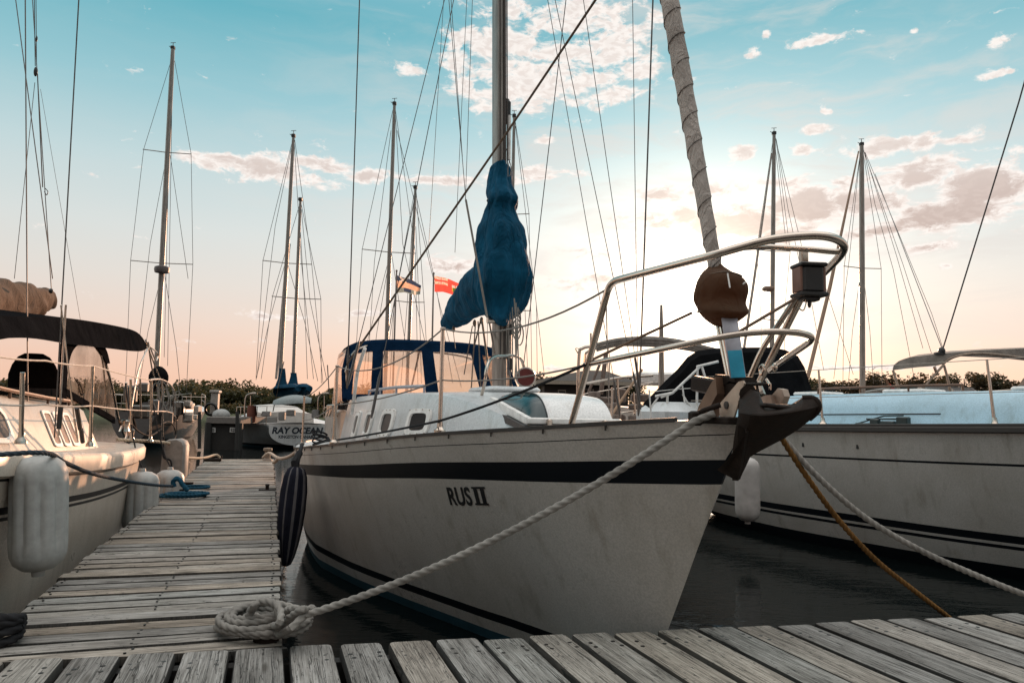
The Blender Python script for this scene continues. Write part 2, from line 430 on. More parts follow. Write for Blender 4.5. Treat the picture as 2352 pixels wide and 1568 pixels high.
def wood_planks(name, ang, tones):
    "weathered boards; grain runs along local x turned by ang"
    m = Mat(name, tones[1], .85, 0, .25)
    rnd_ = m.random()
    off = m.N.new('ShaderNodeCombineXYZ'); m.L.new(m.math('MULTIPLY', rnd_, 37.0), off.inputs[0]); m.L.new(m.math('MULTIPLY', rnd_, 11.0), off.inputs[1])
    mp = m.N.new('ShaderNodeMapping'); m.L.new(m.tc.outputs['Object'], mp.inputs[0]); mp.inputs['Rotation'].default_value = (0, 0, -ang)
    ad = m.N.new('ShaderNodeVectorMath'); ad.operation = 'ADD'; m.L.new(mp.outputs[0], ad.inputs[0]); m.L.new(off.outputs[0], ad.inputs[1])
    def st(s):
        k = m.N.new('ShaderNodeMapping'); m.L.new(ad.outputs[0], k.inputs[0]); k.inputs['Scale'].default_value = s; return k.outputs[0]
    grain = m.noise(1.0, 9, .72, st((2.0, 70, 9)), 1.2)
    grain2 = m.noise(1.0, 6, .65, st((5, 190, 20)), .5)
    blot = m.noise(1.0, 5, .6, st((2.6, 7, 3)))
    crack = m.noise(1.0, 3, .5, st((1.1, 38, 2)), 1.6)
    spots = m.noise(1.0, 3, .6, st((38, 60, 10)))
    kn = m.N.new('ShaderNodeTexVoronoi'); kn.inputs['Scale'].default_value = 1.0; m.L.new(st((1.5, 8, 1)), kn.inputs['Vector'])
    knot = m.ramp(kn.outputs['Distance'], [(.05, 1.0), (.13, 0.0)])
    a, b, c = tones
    base = m.ramp(m.math('ADD', m.math('MULTIPLY', grain, .6), m.math('MULTIPLY', blot, .4)), [(.34, a), (.5, b), (.66, c)])
    tone = m.ramp(rnd_, [(0, (.62, .64, .66)), (.3, (.84, .87, .9)), (.5, (1.0, .95, .89)), (.7, (.92, 1.0, 1.05)), (.85, (.78, .72, .65)), (1, (1.2, 1.15, 1.08))])
    base = m.mix(1.0, base, tone, 'MULTIPLY'); base = m.mix(m.math('MULTIPLY', m.ramp(grain2, [(.5, 0.0), (.66, 1.0)]), .55), base, (.05, .046, .040))
    ck = m.ramp(crack, [(.485, 0.0), (.498, 1.0), (.506, 1.0), (.519, 0.0)])
    base = m.mix(m.math('MULTIPLY', ck, .85), base, (.02, .019, .017))
    base = m.mix(m.math('MULTIPLY', knot, .75), base, (.035, .028, .02))
    base = m.mix(m.math('MULTIPLY', m.ramp(spots, [(.62, 0.0), (.7, 1.0)]), .6), base, (.03, .03, .028))
    m.col(base)
    h = m.math('ADD', m.math('MULTIPLY', grain, .7), m.math('MULTIPLY', grain2, .35))
    h = m.math('SUBTRACT', h, m.math('MULTIPLY', ck, .8))
    m.bump(h, .75, .006)
    return m.m

GEL = gelcoat('white_gelcoat', (.53, .485, .445), amt=.45)
GEL_COOL = gelcoat('pale_gelcoat', (.70, .73, .74))
DECK = gelcoat('deck_paint', (.62, .64, .65), rough=.4)
NAVY = Mat('black_stripe_paint', (.006, .0075, .010), .45, 0, .12).m
BOTTOM = plain('blue_bottom_paint', (.02, .075, .105), .6)
STEEL = plain('stainless_steel', (.50, .43, .37), .22, 1.0, .06, 20, 0)
WIRE = plain('rigging_wire', (.10, .09, .085), .4, .6, .1, 20, 0)
ALU = Mat('anodised_mast', (.26, .24, .21), .38, .35)
_n = ALU.noise(6, 5, .6, ALU.vec((6, 6, .5))); ALU.col(ALU.ramp(_n, [(.3, (.15, .13, .115)), (.7, (.32, .29, .26))])); ALU.bump(_n, .1, .004); ALU = ALU.m
BLUE_CANVAS = cloth('blue_canvas', (.004, .070, .135), var=.45, wr=.95, spec=.12, wscale=(1.5, 1.5, .5))
NAVY_CANVAS = cloth('navy_canvas', (.004, .014, .034), wr=.3, spec=.05)
BLACK_CANVAS = cloth('black_canvas', (.010, .010, .011), wr=.25, spec=.04)
GREY_CANVAS = cloth('grey_canvas', (.24, .22, .20), wr=.5)
TAN_CANVAS = cloth('tan_canvas', (.105, .07, .05), wr=.35, wscale=(1.5, 1.5, 1))
SAIL = cloth('furled_sailcloth', (.42, .375, .34), var=.3, wr=.5)
def let_through(m, col, f):
    nt = m.node_tree; tl = nt.nodes.new('ShaderNodeBsdfTranslucent'); tl.inputs[0].default_value = (*col, 1); mx = nt.nodes.new('ShaderNodeMixShader'); mx.inputs[0].default_value = f
    nt.links.new(nt.nodes['Principled BSDF'].outputs[0], mx.inputs[1]); nt.links.new(tl.outputs[0], mx.inputs[2]); nt.links.new(mx.outputs[0], nt.nodes['Material Output'].inputs[0])
let_through(SAIL, (.5, .43, .38), .14)
SEAM = cloth('sail_seam', (.16, .14, .13), wr=.2)
BROWN_BAG = cloth('brown_bag', (.075, .045, .028), var=.14, wr=.3); let_through(BROWN_BAG, (.6, .30, .12), .17); let_through(BLUE_CANVAS, (.01, .20, .34), .12)
VINYL = clear_vinyl('clear_vinyl')
TINT = Mat('tinted_acrylic', (.012, .035, .04), .06); TINT = TINT.m
DARKGLASS = Mat('dark_glass', (.012, .012, .013), .3, 0, .2).m
ROPE = cloth('white_rope', (.24, .225, .205), wr=.1, var=.3)
ROPE_DK = cloth('dark_rope', (.022, .022, .024), wr=.1)
ROPE_BL = cloth('blue_rope', (.012, .06, .10), wr=.1)
ROPE_YE = cloth('ochre_rope', (.17, .085, .026), wr=.1)
FENDER = plain('fender_vinyl', (.37, .37, .355), .48, 0, .16, 22, .12, .005)
RUST = plain('galvanised_dark', (.020, .0135, .0105), .6, .1, .5, 22, .4, .004)
IRON = plain('black_plastic', (.015, .014, .014), .45)
RUST.node_tree.nodes['Principled BSDF'].inputs['Specular IOR Level'].default_value = .12
BEIGE = plain('beige_plate', (.42, .33, .26), .4, .2)
REDC = plain('red_brown_paint', (.11, .012, .010), .4)
RED = plain('red_cloth', (.62, .06, .05), .8)
GREEN = Mat('green_glass', (.05, .55, .06), .15).m
BLUEPLATE = plain('blue_plate', (.015, .30, .46), .35)
GREYPLATE = plain('grey_plate', (.34, .34, .38), .4, .3)
LETTER = plain('letter_black', (.012, .012, .013), .5, 0, .1, 10, 0)
LETTER_BL = plain('letter_navy', (.01, .02, .035), .5, 0, .1, 10, 0)
WHITE = plain('white_paint', (.72, .70, .67), .5)
TEAK = plain('brown_wood', (.16, .08, .045), .5, 0, .4, 20)
DKWOOD = plain('dark_wet_timber', (.022, .020, .018), .75, 0, .5, 8, .4, .01)
# ------------------------------------------------------------------ plan of the marina
_d = ray(621, 937); D = Vector((_d.x, _d.y, 0)).normalized()      # along the finger dock, away from the camera
NR = Vector((D.y, -D.x, 0))                                        # to the right across it
DANG = math.atan2(D.y, D.x)
DOCK_Z = 0.45
Z = Vector((0, 0, 1))

# water ------------------------------------------------------------
def make_water():
    m = Mat('marina_water', (.004, .006, .006), .03, 0, .2)
    m.b.inputs['IOR'].default_value = 1.33
    a = m.noise(1.0, 4, .55, m.vec((1.5, 3.4, 1)), .6)
    b = m.noise(1.0, 3, .5, m.vec((9, 20, 1)), .4)
    c = m.noise(1.0, 2, .5, m.vec((.25, .5, 1)))
    h = m.math('ADD', m.math('MULTIPLY', a, .8), m.math('MULTIPLY', m.math('MULTIPLY', b, c), .30))
    m.bump(h, .16, .05)
    mb = MB()
    mb.add([(-1500, -60, 0), (1500, -60, 0), (1500, 3000, 0), (-1500, 3000, 0)], [(0, 1, 2, 3)])
    mb.build('water', m.m, kind='structure')
    bed = MB(); bed.add([(-1500, -60, -4), (1500, -60, -4), (1500, 3000, -4), (-1500, 3000, -4)], [(0, 1, 2, 3)])
    bed.build('ground', plain('lake_bed', (.03, .028, .022), .9), kind='structure')
make_water()

# docks --------------------------------------------------------------
def clip_half(poly, p0, nrm):
    out = []
    for i in range(len(poly)):
        a, b = poly[i], poly[(i + 1) % len(poly)]
        da, db = (a - p0).dot(nrm), (b - p0).dot(nrm)
        if da >= 0: out.append(a)
        if da * db < 0: out.append(a + (b - a) * (da / (da - db)))
    return out
def inset(poly, c):
    n = len(poly); out = []
    for i in range(n):
        a, b, q = poly[i - 1], poly[i], poly[(i + 1) % n]
        e1 = (b - a).normalized(); e2 = (q - b).normalized()
        n1 = Vector((-e1.y, e1.x, 0)); n2 = Vector((-e2.y, e2.x, 0))
        k = (n1 + n2); out.append(b + k * (c / max(.3, 1 + n1.dot(n2))))
    return out
def plank(mb, poly, z0, z1, ch=.008, tilt=(0, 0)):
    "board from a CCW plan outline"
    if len(poly) < 3: return False
    ar = sum(poly[i].x * poly[(i + 1) % len(poly)].y - poly[(i + 1) % len(poly)].x * poly[i].y for i in range(len(poly)))
    if ar < 0: poly = poly[::-1]
    if abs(ar) < .004: return False
    c = sum(poly, Vector((0, 0, 0))) / len(poly)
    top = inset(poly, ch)
    def zz(p, z): return Vector((p.x, p.y, z + (p - c).x * tilt[0] + (p - c).y * tilt[1]))
    n = len(poly)
    # top split along the long side so that it can warp a little
    mb.grid([[zz(p, z0) for p in poly], [zz(p, z1 - ch) for p in poly], [zz(p, z1 - ch * .3) for p in inset(poly, ch * .35)], [zz(p, z1) for p in top]], 0, False, True, True)
    for i in range(2 * n): mb.m[i] = 1          # sawn edges: grime, with gap shade put into the colour
    return True

W_EDGE = wood_planks('grimy_shaded_edge', DANG, ((.02, .018, .016), (.05, .045, .04), (.09, .08, .07)))
W_MAIN = wood_planks('walkway_boards', DANG, ((.085, .074, .064), (.32, .295, .265), (.54, .51, .47)))
W_FING = wood_planks('finger_boards', math.atan2(NR.y, NR.x), ((.085, .074, .062), (.32, .292, .26), (.55, .515, .47)))
E0 = PZ(4, 1519, DOCK_Z); E1 = PZ(2306, 1412, DOCK_Z)
EDIR = (E1 - E0); EDIR.z = 0; EDIR.normalize(); ENRM = Vector((-EDIR.y, EDIR.x, 0))   # ENRM points out over the water
NAIL = plain('nail_head', (.02, .018, .016), .5, .4)
def nails(mb, pts, z, r=.0095):
    for p in pts:
        mb.lathe((p.x, p.y, z), [(r, -.004), (r, .0008), (r * .5, .0012), (0, .0012)], n=8)

def main_dock():
    root = thing('walkway_dock', 'weathered grey plank walkway crossing the foreground, its boards pointing at the bow', 'dock', (E0.x, E0.y, 0))
    sp = .205; gap = .021
    st = EDIR * (sp / abs(EDIR.dot(NR)))
    start = PZ(655, 1488, DOCK_Z)
    start = E0 + EDIR * ((start - E0).dot(EDIR))
    nl = MB()
    for i in range(-13, 26):
        c = start + st * (i + .5)
        hw = (sp - gap * rnd.uniform(.8, 1.5)) / 2
        ln = 2.5
        j = rnd.uniform(-.012, .012)
        a = rnd.uniform(-.004, .004); dd = (D + NR * a).normalized(); nn = Vector((dd.y, -dd.x, 0))
        poly = [c - nn * hw - dd * ln, c + nn * hw - dd * ln, c + nn * hw + dd * .3, c - nn * hw + dd * .3]
        # saw the end half along the edge line, half square
        en = (ENRM * .75 + D * .25).normalized()
        poly = clip_half(poly, c + ENRM * j, -en)
        # round the far corners
        k = []
        for qi, q in enumerate(poly):
            if (q - c).dot(D) > -.5:
                pa, pb = poly[qi - 1], poly[(qi + 1) % len(poly)]
                ra = min(.022, (pa - q).length * .4); rb = min(.022, (pb - q).length * .4)
                a_, b_ = q + (pa - q).normalized() * ra, q + (pb - q).normalized() * rb
                k += [a_, a_ * .25 + b_ * .25 + q * .5, b_]
            else: k.append(q)
        zt = DOCK_Z + .008 + rnd.uniform(-.004, .004)
        m = MB()
        if plank(m, k, DOCK_Z - .035, zt, rnd.uniform(.009, .013), (rnd.uniform(-.006, .006), rnd.uniform(-.003, .003))):
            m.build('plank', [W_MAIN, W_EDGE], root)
            for off in (-.6, .62):
                for b in (.14, .20):
                    q = c + nn * (hw * off + rnd.uniform(-.008, .008)) - dd * (b + rnd.uniform(-.008, .008)) + ENRM * 0
                    nails(nl, [q], zt)
    nl.build('nails', NAIL, root)
    s = MB()
    for off in (.05, 1.1, 2.2):
        a = E0 - EDIR * 2.5 - ENRM * off; b = E0 + EDIR * 9 - ENRM * off
        mid = (a + b) / 2
        s.box((mid.x, mid.y, DOCK_Z - .15), (b - a).length, .06, .22, EDIR, ENRM)
    s.build('stringer', DKWOOD, root)
    return root
MAIN = main_dock()

FR = PZ(650.7, 1393, DOCK_Z); FL = PZ(28.5, 1412, DOCK_Z)
FW = (FR - FL).dot(NR)
FEND = (PZ(629, 1055, DOCK_Z) - FR).dot(D)
def fd(k, s, z=DOCK_Z):
    "point on the finger dock: k along it from FR, s left of its right edge"
    p = FR + D * k - NR * s; return Vector((p.x, p.y, z))
def finger_dock():
    root = thing('finger_dock', 'long narrow finger dock of cross boards between the two nearest sailboats', 'dock', (FR.x, FR.y, 0))
    k = -1.2; i = 0; nl = MB()
    while k < FEND:
        w = rnd.choice([.118, .118, .122, .114]); g = rnd.uniform(.020, .030)
        a0 = rnd.uniform(-.012, .012); b0 = rnd.uniform(-.012, .012)
        sk = rnd.uniform(-.003, .003)
        poly = [fd(k, a0, 0), fd(k + w, a0, 0), fd(k + w + sk, FW + b0, 0), fd(k + sk, FW + b0, 0)]
        poly = clip_half(poly, E0 + ENRM * .012, ENRM)
        m = MB()
        if plank(m, poly, DOCK_Z - .04, DOCK_Z + rnd.uniform(-.007, .006), .016, (rnd.uniform(-.004, .004), rnd.uniform(-.008, .008))):
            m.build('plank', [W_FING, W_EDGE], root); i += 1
            if k < 5:
                for off in (.05, FW * .5, FW - .05):
                    for b in (.03, w - .03):
                        q = fd(k + b + rnd.uniform(-.006, .006), off + rnd.uniform(-.012, .012), 0)
                        if (q - E0).dot(ENRM) > .03: nails(nl, [q], DOCK_Z + .003, .006)
        k += w + g
    nl.build('nails', NAIL, root)
    s = MB()
    for off in (.045, FW / 2, FW - .045):
        a = fd(0, off, DOCK_Z - .16); b = fd(FEND, off, DOCK_Z - .16); a -= D * (.55 if off < .5 else .2)
        mid = (a + b) / 2; s.box(mid, (b - a).length, .05, .235, D, NR)
    s.build('stringer', DKWOOD, root)
    f = MB()
    for kk in (2.0, 5.5, 9.2):
        f.box(fd(kk, FW / 2, .1), 1.3, FW * .8, .42, D, NR, ch=.04)
    f.each('float', IRON, root)
    # steel cleat near the right edge
    c = MB(); q = fd((PZ(616, 1125, DOCK_Z) - FR).dot(D), .10)
    c.box(q + Z * .006, .10, .2, .012, D, NR, ch=.004); c.tube([q + Z * .01, q + Z * .055], .022, 10); c.box(q + Z * .06, .045, .05, .02, D, NR, ch=.006)
    c.build('cleat', RUST, root)
    return root
FING = finger_dock()
print('FW', FW, 'FEND', FEND, 'D', D, 'E', EDIR, E0, E1, 'FR', FR, 'FL', FL)

# land beyond the basin -------------------------------------------------
LEAVES = {}
def leaf_mat(name, a, b, c):
    m = Mat(name, b, .6, 0, .2)
    n = m.noise(.9, 3); n2 = m.noise(14, 2)
    m.col(m.ramp(m.math('ADD', m.math('MULTIPLY', n, .6), m.math('MULTIPLY', n2, .4)), [(.32, a), (.5, b), (.68, c)]))
    tl = m.N.new('ShaderNodeBsdfTranslucent'); tl.inputs[0].default_value = (*[min(1, x * 1.6) for x in c], 1)
    mx = m.N.new('ShaderNodeMixShader'); mx.inputs[0].default_value = .25
    m.L.new(m.b.outputs[0], mx.inputs[1]); m.L.new(tl.outputs[0], mx.inputs[2]); m.L.new(mx.outputs[0], m.N['Material Output'].inputs[0])
    return m.m
LEAF_A = leaf_mat('leaves_olive', (.016, .017, .008), (.034, .035, .014), (.070, .062, .026))
LEAF_B = leaf_mat('leaves_brown_green', (.020, .015, .008), (.040, .030, .014), (.080, .055, .025))
BARK = plain('bark', (.05, .038, .028), .9, 0, .4, 6, .6, .02)
def crown(mb, c, rx, ry, rz, n, size, rr, lobes=9):
    "leaf-clump faces through a lobed volume, with gaps between the lobes"
    cs = []
    for _ in range(lobes):
        q = Vector((rr.gauss(0, 1), rr.gauss(0, 1), rr.gauss(0, .8)))
        q = q.normalized() * rr.uniform(.25, .72)
        cs.append((Vector((q.x * rx, q.y * ry, q.z * rz)), rr.uniform(.26, .46)))
    for _ in range(n):
        o, k = rr.choice(cs)
        q = Vector((rr.gauss(0, 1), rr.gauss(0, 1), rr.gauss(0, 1))).normalized() * (rr.random() ** .4) * k
        p = Vector(c) + o + Vector((q.x * rx, q.y * ry, q.z * rz))
        s = size * rr.uniform(.5, 1.5)
        a = Vector((rr.gauss(0, 1), rr.gauss(0, 1), rr.gauss(0, .7))).normalized()
        b = a.cross(Vector((rr.gauss(0, 1), rr.gauss(0, 1), rr.gauss(0, 1)))).normalized()
        b2 = b * rr.uniform(.5, .9)
        mb.add([p - a * s * .5, p + b2 * s * .4, p + a * s * .55, p - b2 * s * .4], [(0, 1, 2, 3)])
    return cs
def tree_proto(seed, kind, leaf):
    "unit tree about 1 m tall; returns (crown mesh, trunk mesh)"
    rr = random.Random(seed); cb = MB(); tb = MB()
    if kind == 'round': cs = crown(cb, (0, 0, .60), .40, .40, .42, 2600, .045, rr, 12)
    elif kind == 'tall': cs = crown(cb, (0, 0, .58), .24, .24, .46, 2200, .042, rr, 12)
    else: cs = crown(cb, (0, 0, .66), .44, .44, .30, 1700, .045, rr, 10)
    tb.tube([(0, 0, -.06), (.008, .004, .2), (-.004, .006, .5), (.01, 0, .8)], [.035, .026, .018, .005], 8)
    for o, k in cs:
        c = Vector((0, 0, .6)) + o
        tb.tube([(0, 0, min(.5, max(.2, c.z - .25))), c * .55 + Vector((0, 0, .22)), c], [.013, .008, .003], 5, caps=False)
    return cb, tb, leaf
PROTO = [tree_proto(3, 'round', LEAF_B), tree_proto(5, 'tall', LEAF_B), tree_proto(8, 'open', LEAF_B), tree_proto(11, 'round', LEAF_A)]
PMESH = {}
def tree(pi, loc, h, wid, rot, label, group='trees along the far shore'):
    r = thing('tree', label, 'tree', loc, group)
    r.scale = (wid, wid, h); r.rotation_euler = (0, 0, rot)
    if pi not in PMESH:
        cb, tb, lf = PROTO[pi]
        c = cb.build('crown', lf, merge=False, kind='x'); t = tb.build('trunk', BARK, kind='x')
        del c['kind']; del t['kind']
        PMESH[pi] = (c, t)
    else:
        c, t = [o.copy() for o in PMESH[pi]]
        COL.objects.link(c); COL.objects.link(t)
    c.parent = r; t.parent = r; c.location = t.location = (0, 0, 0)
    return r
GRASS = Mat('shore_grass', (.05, .06, .02), .9)
_g = GRASS.noise(.5, 6, .7); GRASS.col(GRASS.ramp(_g, [(.3, (.030, .034, .014)), (.5, (.055, .060, .02)), (.7, (.10, .085, .035))])); GRASS.bump(GRASS.noise(2.5, 5, .7), .8, .3); GRASS = GRASS.m
def shore():
    mb = MB()
    xs = [-420 + 14 * i for i in range(61)]; prof = [(0, -.6), (3, .2), (9, .7), (22, .9), (50, 1.1), (120, 1.3), (420, 1.3)]
    rows = []
    for x in xs:
        y0 = 96 + 5 * noise.noise(Vector((x * .02, 1.7, 0))) + (10 if x > 20 else 0)
        if x < -10: y0 -= 12
        rise = 1.0
        rows.append([Vector((x, y0 + a, b * (rise if b > 0 else 1) + (.35 * noise.noise(Vector((x * .07, a * .1, 3))) if b > 0 else 0))) for a, b in prof])
    mb.grid(rows)
    mb.build('land', GRASS, kind='structure')
shore()
def shore_z(x, dy):
    rise = 1.0
    return lerp_tab([(0, -.6), (3, .2), (9, .7), (22, .9), (50, 1.1), (120, 1.3)], dy) * rise
def woodland():
    "the wooded hillside on the left reads as one mass"
    rr = random.Random(21); mb = MB()
    # its skyline, in the picture, left to right
    sky = [(-160, 862), (0, 868), (250, 872), (330, 884), (400, 876), (440, 868), (500, 872), (540, 880), (590, 874), (640, 890), (700, 905), (760, 896), (800, 884), (850, 880), (900, 885)]
    for row in range(4):
        u = -160
        while u < 900:
            Y = 112 + row * 10 + rr.uniform(-3, 3)
            v = lerp_tab(sky, u) + rr.uniform(-5, 7) + (12, 7, 3, 0)[row] * (1 if u < 640 else .6)
            top = P(u, v, Y); g = max(1.0, shore_z(top.x, Y - 86))
            h = max(2.5, top.z - g)
            crown(mb, (top.x, Y, g + h * .50), 2.8 + h * .16, 2.6, h * .62, 640, .58, rr, 10)
            u += rr.uniform(18, 34)
    # shrubs along the water's edge
    for i in range(60):
        u = rr.uniform(-60, 860); Y = 92 + rr.uniform(0, 6); q = P(u, 930, Y)
        crown(mb, (q.x, Y, .9), 1.6, 1.4, rr.uniform(.9, 1.6), 130, .38, rr, 5)
    mb.build('woodland', LEAF_A, kind='stuff', merge=False, label='dark green wooded hillside behind the far boats on the left', cat='woodland')
woodland()
def right_trees():
    spec = [  # u, skyline v, Y, kind, width factor, label
        (1245, 856, 118, 0, 1.1, 'bushy tree rising just left of the clubhouse roof'),
        (1275, 858, 124, 2, 1.0, 'flat topped tree touching the left end of the clubhouse eaves'),
        (1462, 868, 122, 3, .9, 'round bush at the right end of the clubhouse'),
        (1560, 858, 126, 0, 1.0, 'tree showing behind the left shoulder of the black cockpit canvas'),
        (1915, 866, 112, 2, 1.4, 'wide low tree just right of the black cockpit canvas'),
        (1960, 872, 118, 0, 1.2, 'bushy tree directly behind the thin mast on the right'),
        (2016, 850, 110, 1, 1.5, 'tall pointed tree just right of the thin mast, tallest on the right shore'),
        (2055, 868, 116, 0, 1.0, 'small round tree behind the left pole of the grey bimini'),
        (2090, 862, 120, 2, 1.1, 'airy tree below the front corner of the grey bimini'),
        (2130, 858, 113, 0, 1.2, 'bushy tree seen between the crossed poles of the grey bimini'),
        (2170, 862, 118, 3, 1.1, 'dark round tree right of the crossed bimini poles'),
        (2215, 858, 112, 0, 1.2, 'broad tree left of the tall stanchion on the right boat'),
        (2262, 860, 116, 3, 1.1, 'dark tree cut by the tall stanchion on the right boat'),
        (2310, 862, 113, 0, 1.2, 'broad tree just right of the tall stanchion on the right boat'),
        (2362, 866, 116, 2, 1.2, 'tree at the right end of the far shore, cut by the picture edge'),
        (1340, 862, 128, 1, 1.2, 'narrow tree standing behind the ridge of the clubhouse roof'),
        (1880, 872, 120, 3, 1.0, 'dark low tree behind the front lifeline post of the right boat')]
    for i, (u, v, Y, k, wf, lab) in enumerate(spec):
        top = P(u, v, Y); g = 1.2
        tree(k, (top.x, Y, g), (top.z - g) * 1.12, (top.z - g) * 1.15 * wf, i * 1.3, lab)
right_trees()
def undergrowth():
    rr = random.Random(5); mb = MB()
    for i in range(110):
        u = rr.uniform(1180, 2480); Y = 106 + rr.uniform(0, 14); q = P(u, 910, Y)
        crown(mb, (q.x, Y, 2.4), 2.6, 1.8, rr.uniform(2.0, 3.6), 190, .44, rr, 7)
    mb.build('undergrowth', LEAF_B, kind='stuff', merge=False, label='low dark shrubs filling the foot of the trees on the right shore', cat='shrubs')
undergrowth()

def clubhouse():
    Y = 62.0; c = P(1360, 920, Y)
    root = thing('clubhouse', 'low dark clubhouse with a shallow hipped roof and wide pale eaves', 'building', (c.x, Y, 0))
    x0, x1 = P(1232, 900, Y).x, P(1462, 900, Y).x
    ze = P(1360, 876, Y).z; zr = P(1385, 846, Y).z
    wall = MB(); wall.box(((x0 + x1) / 2, Y + 3, (ze - .1) / 2 + .2), (x1 - x0) * .84, 5.6, ze - .3); wall.build('wall', plain('dark_siding', (.035, .028, .024), .8), root)
    rf = MB(); e = .12
    xm0, xm1 = P(1372, 846, Y).x - .7, P(1400, 846, Y).x
    b = [(x0, Y - .7, ze), (x1, Y - .7, ze), (x1, Y + 6.7, ze), (x0, Y + 6.7, ze)]
    t = [(xm0, Y + 3, zr), (xm1, Y + 3, zr)]
    rf.add(b + t, [(0, 1, 5, 4), (2, 3, 4, 5), (1, 2, 5), (3, 0, 4), (3, 2, 1, 0)])
    rf.build('roof', plain('shingle_roof', (.05, .036, .028), .85, 0, .3, 3), root)
    fs = MB()
    fs.box(((x0 + x1) / 2, Y - .72, ze - .16), x1 - x0 + .05, .04, .30); fs.box((x1 + .02, Y + 3, ze - .16), .04, 7.4, .30)
    fs.box((x0 - .02, Y + 3, ze - .16), .04, 7.4, .30)
    fs.build('fascia', plain('pale_fascia', (.34, .28, .22), .7), root)
    for u0, u1, v0, v1 in ((1339, 1364, 893, 905), (1394, 1414, 891, 930), (1282, 1300, 895, 918)):
        a = P(u0, v0, Y); q = P(u1, v1, Y)
        w = MB(); w.box(((a.x + q.x) / 2, Y + .18, (a.z + q.z) / 2), q.x - a.x, .06, a.z - q.z)
        fr = w.build('window', plain('window_frame', (.40, .34, .28), .6), root)
        g = MB(); g.box(((a.x + q.x) / 2, Y + .14, (a.z + q.z) / 2), (q.x - a.x) * .8, .03, (a.z - q.z) * .8); g.build('pane', DARKGLASS, fr)
    base = MB(); base.box(((x0 + x1) / 2, Y + 3, .1), x1 - x0, 8, .9); base.build('base_deck', DKWOOD, root)
clubhouse()
# ------------------------------------------------------------------ boats
class Hull:
    def __init__(h, bow, d, L, beam, sheer, keel, pw):
        h.o = Vector((bow.x, bow.y, 0)); h.d = Vector((d.x, d.y, 0)).normalized(); h.n = Vector((h.d.y, -h.d.x, 0)); h.L = L
        h.beam, h.sheer, h.keel, h.pw = beam, sheer, keel, pw
    def P(h, t, s, z): return h.o + h.d * t + h.n * s + Z * z
    def b(h, t): return max(.004, smooth_tab(h.beam, t))
    def zs(h, t): return smooth_tab(h.sheer, t)
    def zk(h, t): return smooth_tab(h.keel, t)
    def hb(h, t, z):
        zs, zk = h.zs(t), h.zk(t)
        if zs - zk < 1e-4: return .004
        q = min(1.05, max(0.0, (z - zk) / (zs - zk)))
        return max(0.0, h.b(t) * q ** lerp_tab(h.pw, t))
    def at(h, u, v, s):
        "point seen at (u, v) on the fore-and-aft plane s"
        r = ray(u, v); k = (s - (CAM - h.o).dot(h.n)) / r.dot(h.n); return CAM + r * k
    def ts(h, p): q = p - h.o; return q.dot(h.d), q.dot(h.n)
    def stations(h):
        a = [0, .02, .05, .09, .14, .2, .27, .34, .42, .5, .58, .66, .74, .82, .9, 1.0, 1.12, 1.25, 1.4, 1.6, 1.8]
        t = 2.05
        while t < h.L - .1: a.append(t); t += .28
        return [x for x in a if x < h.L - .02] + [h.L]
    def skin(h, levels, mats, parent, side_of=None, names=None):
        """levels: list of functions t -> z from the sheer down; band i lies between level i and i+1.
        bands with the same name go into one mesh"""
        groups = {}
        ts = h.stations()
        for i in range(len(levels) - 1):
            nm, mt = names[i], mats[i]
            mb = groups.setdefault(nm, (MB(), mt))[0]
            for sg in (-1, 1):
                rows = []
                for t in ts:
                    zk = h.zk(t); za, zb = max(zk, levels[i](t)), max(zk, levels[i + 1](t)); n = 5 if i in (0, len(levels) - 2) or za - zb > .2 else 2
                    row = []
                    for j in range(n + 1):
                        z = za + (zb - za) * j / n; row.append(h.P(t, sg * h.hb(t, z), z))
                    rows.append(row)
                m = max(len(r) for r in rows)
                rows = [r if len(r) == m else [r[0] + (r[-1] - r[0]) * (k / (m - 1)) for k in range(m)] for r in rows]
                mb.grid(rows)
            # transom
            t = h.L; zk = h.zk(t); za, zb = max(zk, levels[i](t)), max(zk, levels[i + 1](t))
            if za - zb > 1e-4:
                n = 4; rows = [[h.P(t, f * h.hb(t, za + (zb - za) * j / n), za + (zb - za) * j / n) for f in (-1, -.5, 0, .5, 1)] for j in range(n + 1)]
                mb.grid(rows)
        return {nm: mb.build(nm, mt, parent) for nm, (mb, mt) in groups.items()}
    def deck(h, parent, mat, camber=.05, drop=.0):
        mb = MB(); rows = []
        for t in h.stations():
            b = h.b(t); rows.append([h.P(t, f * b * .995, h.zs(t) - drop + camber * (1 - f * f) * min(1, b / .8)) for f in (-1, -.7, -.35, 0, .35, .7, 1)])
        mb.grid(rows); return mb.build('deck', mat, parent)

def text_mesh(body, size, weight=0.0, shear=0.0, spacing=1.0):
    cu = bpy.data.curves.new('t', 'FONT'); cu.body = body; cu.size = size; cu.align_x = 'LEFT'; cu.offset = weight; cu.shear = shear
    cu.space_character = spacing; cu.resolution_u = 6; cu.extrude = .001
    o = bpy.data.objects.new('t', cu); COL.objects.link(o)
    bpy.context.view_layer.update()
    me = bpy.data.meshes.new_from_object(o.evaluated_get(bpy.context.evaluated_depsgraph_get()))
    vs = [tuple(v.co) for v in me.vertices]; fs = [tuple(p.vertices) for p in me.polygons]
    bpy.data.objects.remove(o); bpy.data.meshes.remove(me); bpy.data.curves.remove(cu)
    return vs, fs

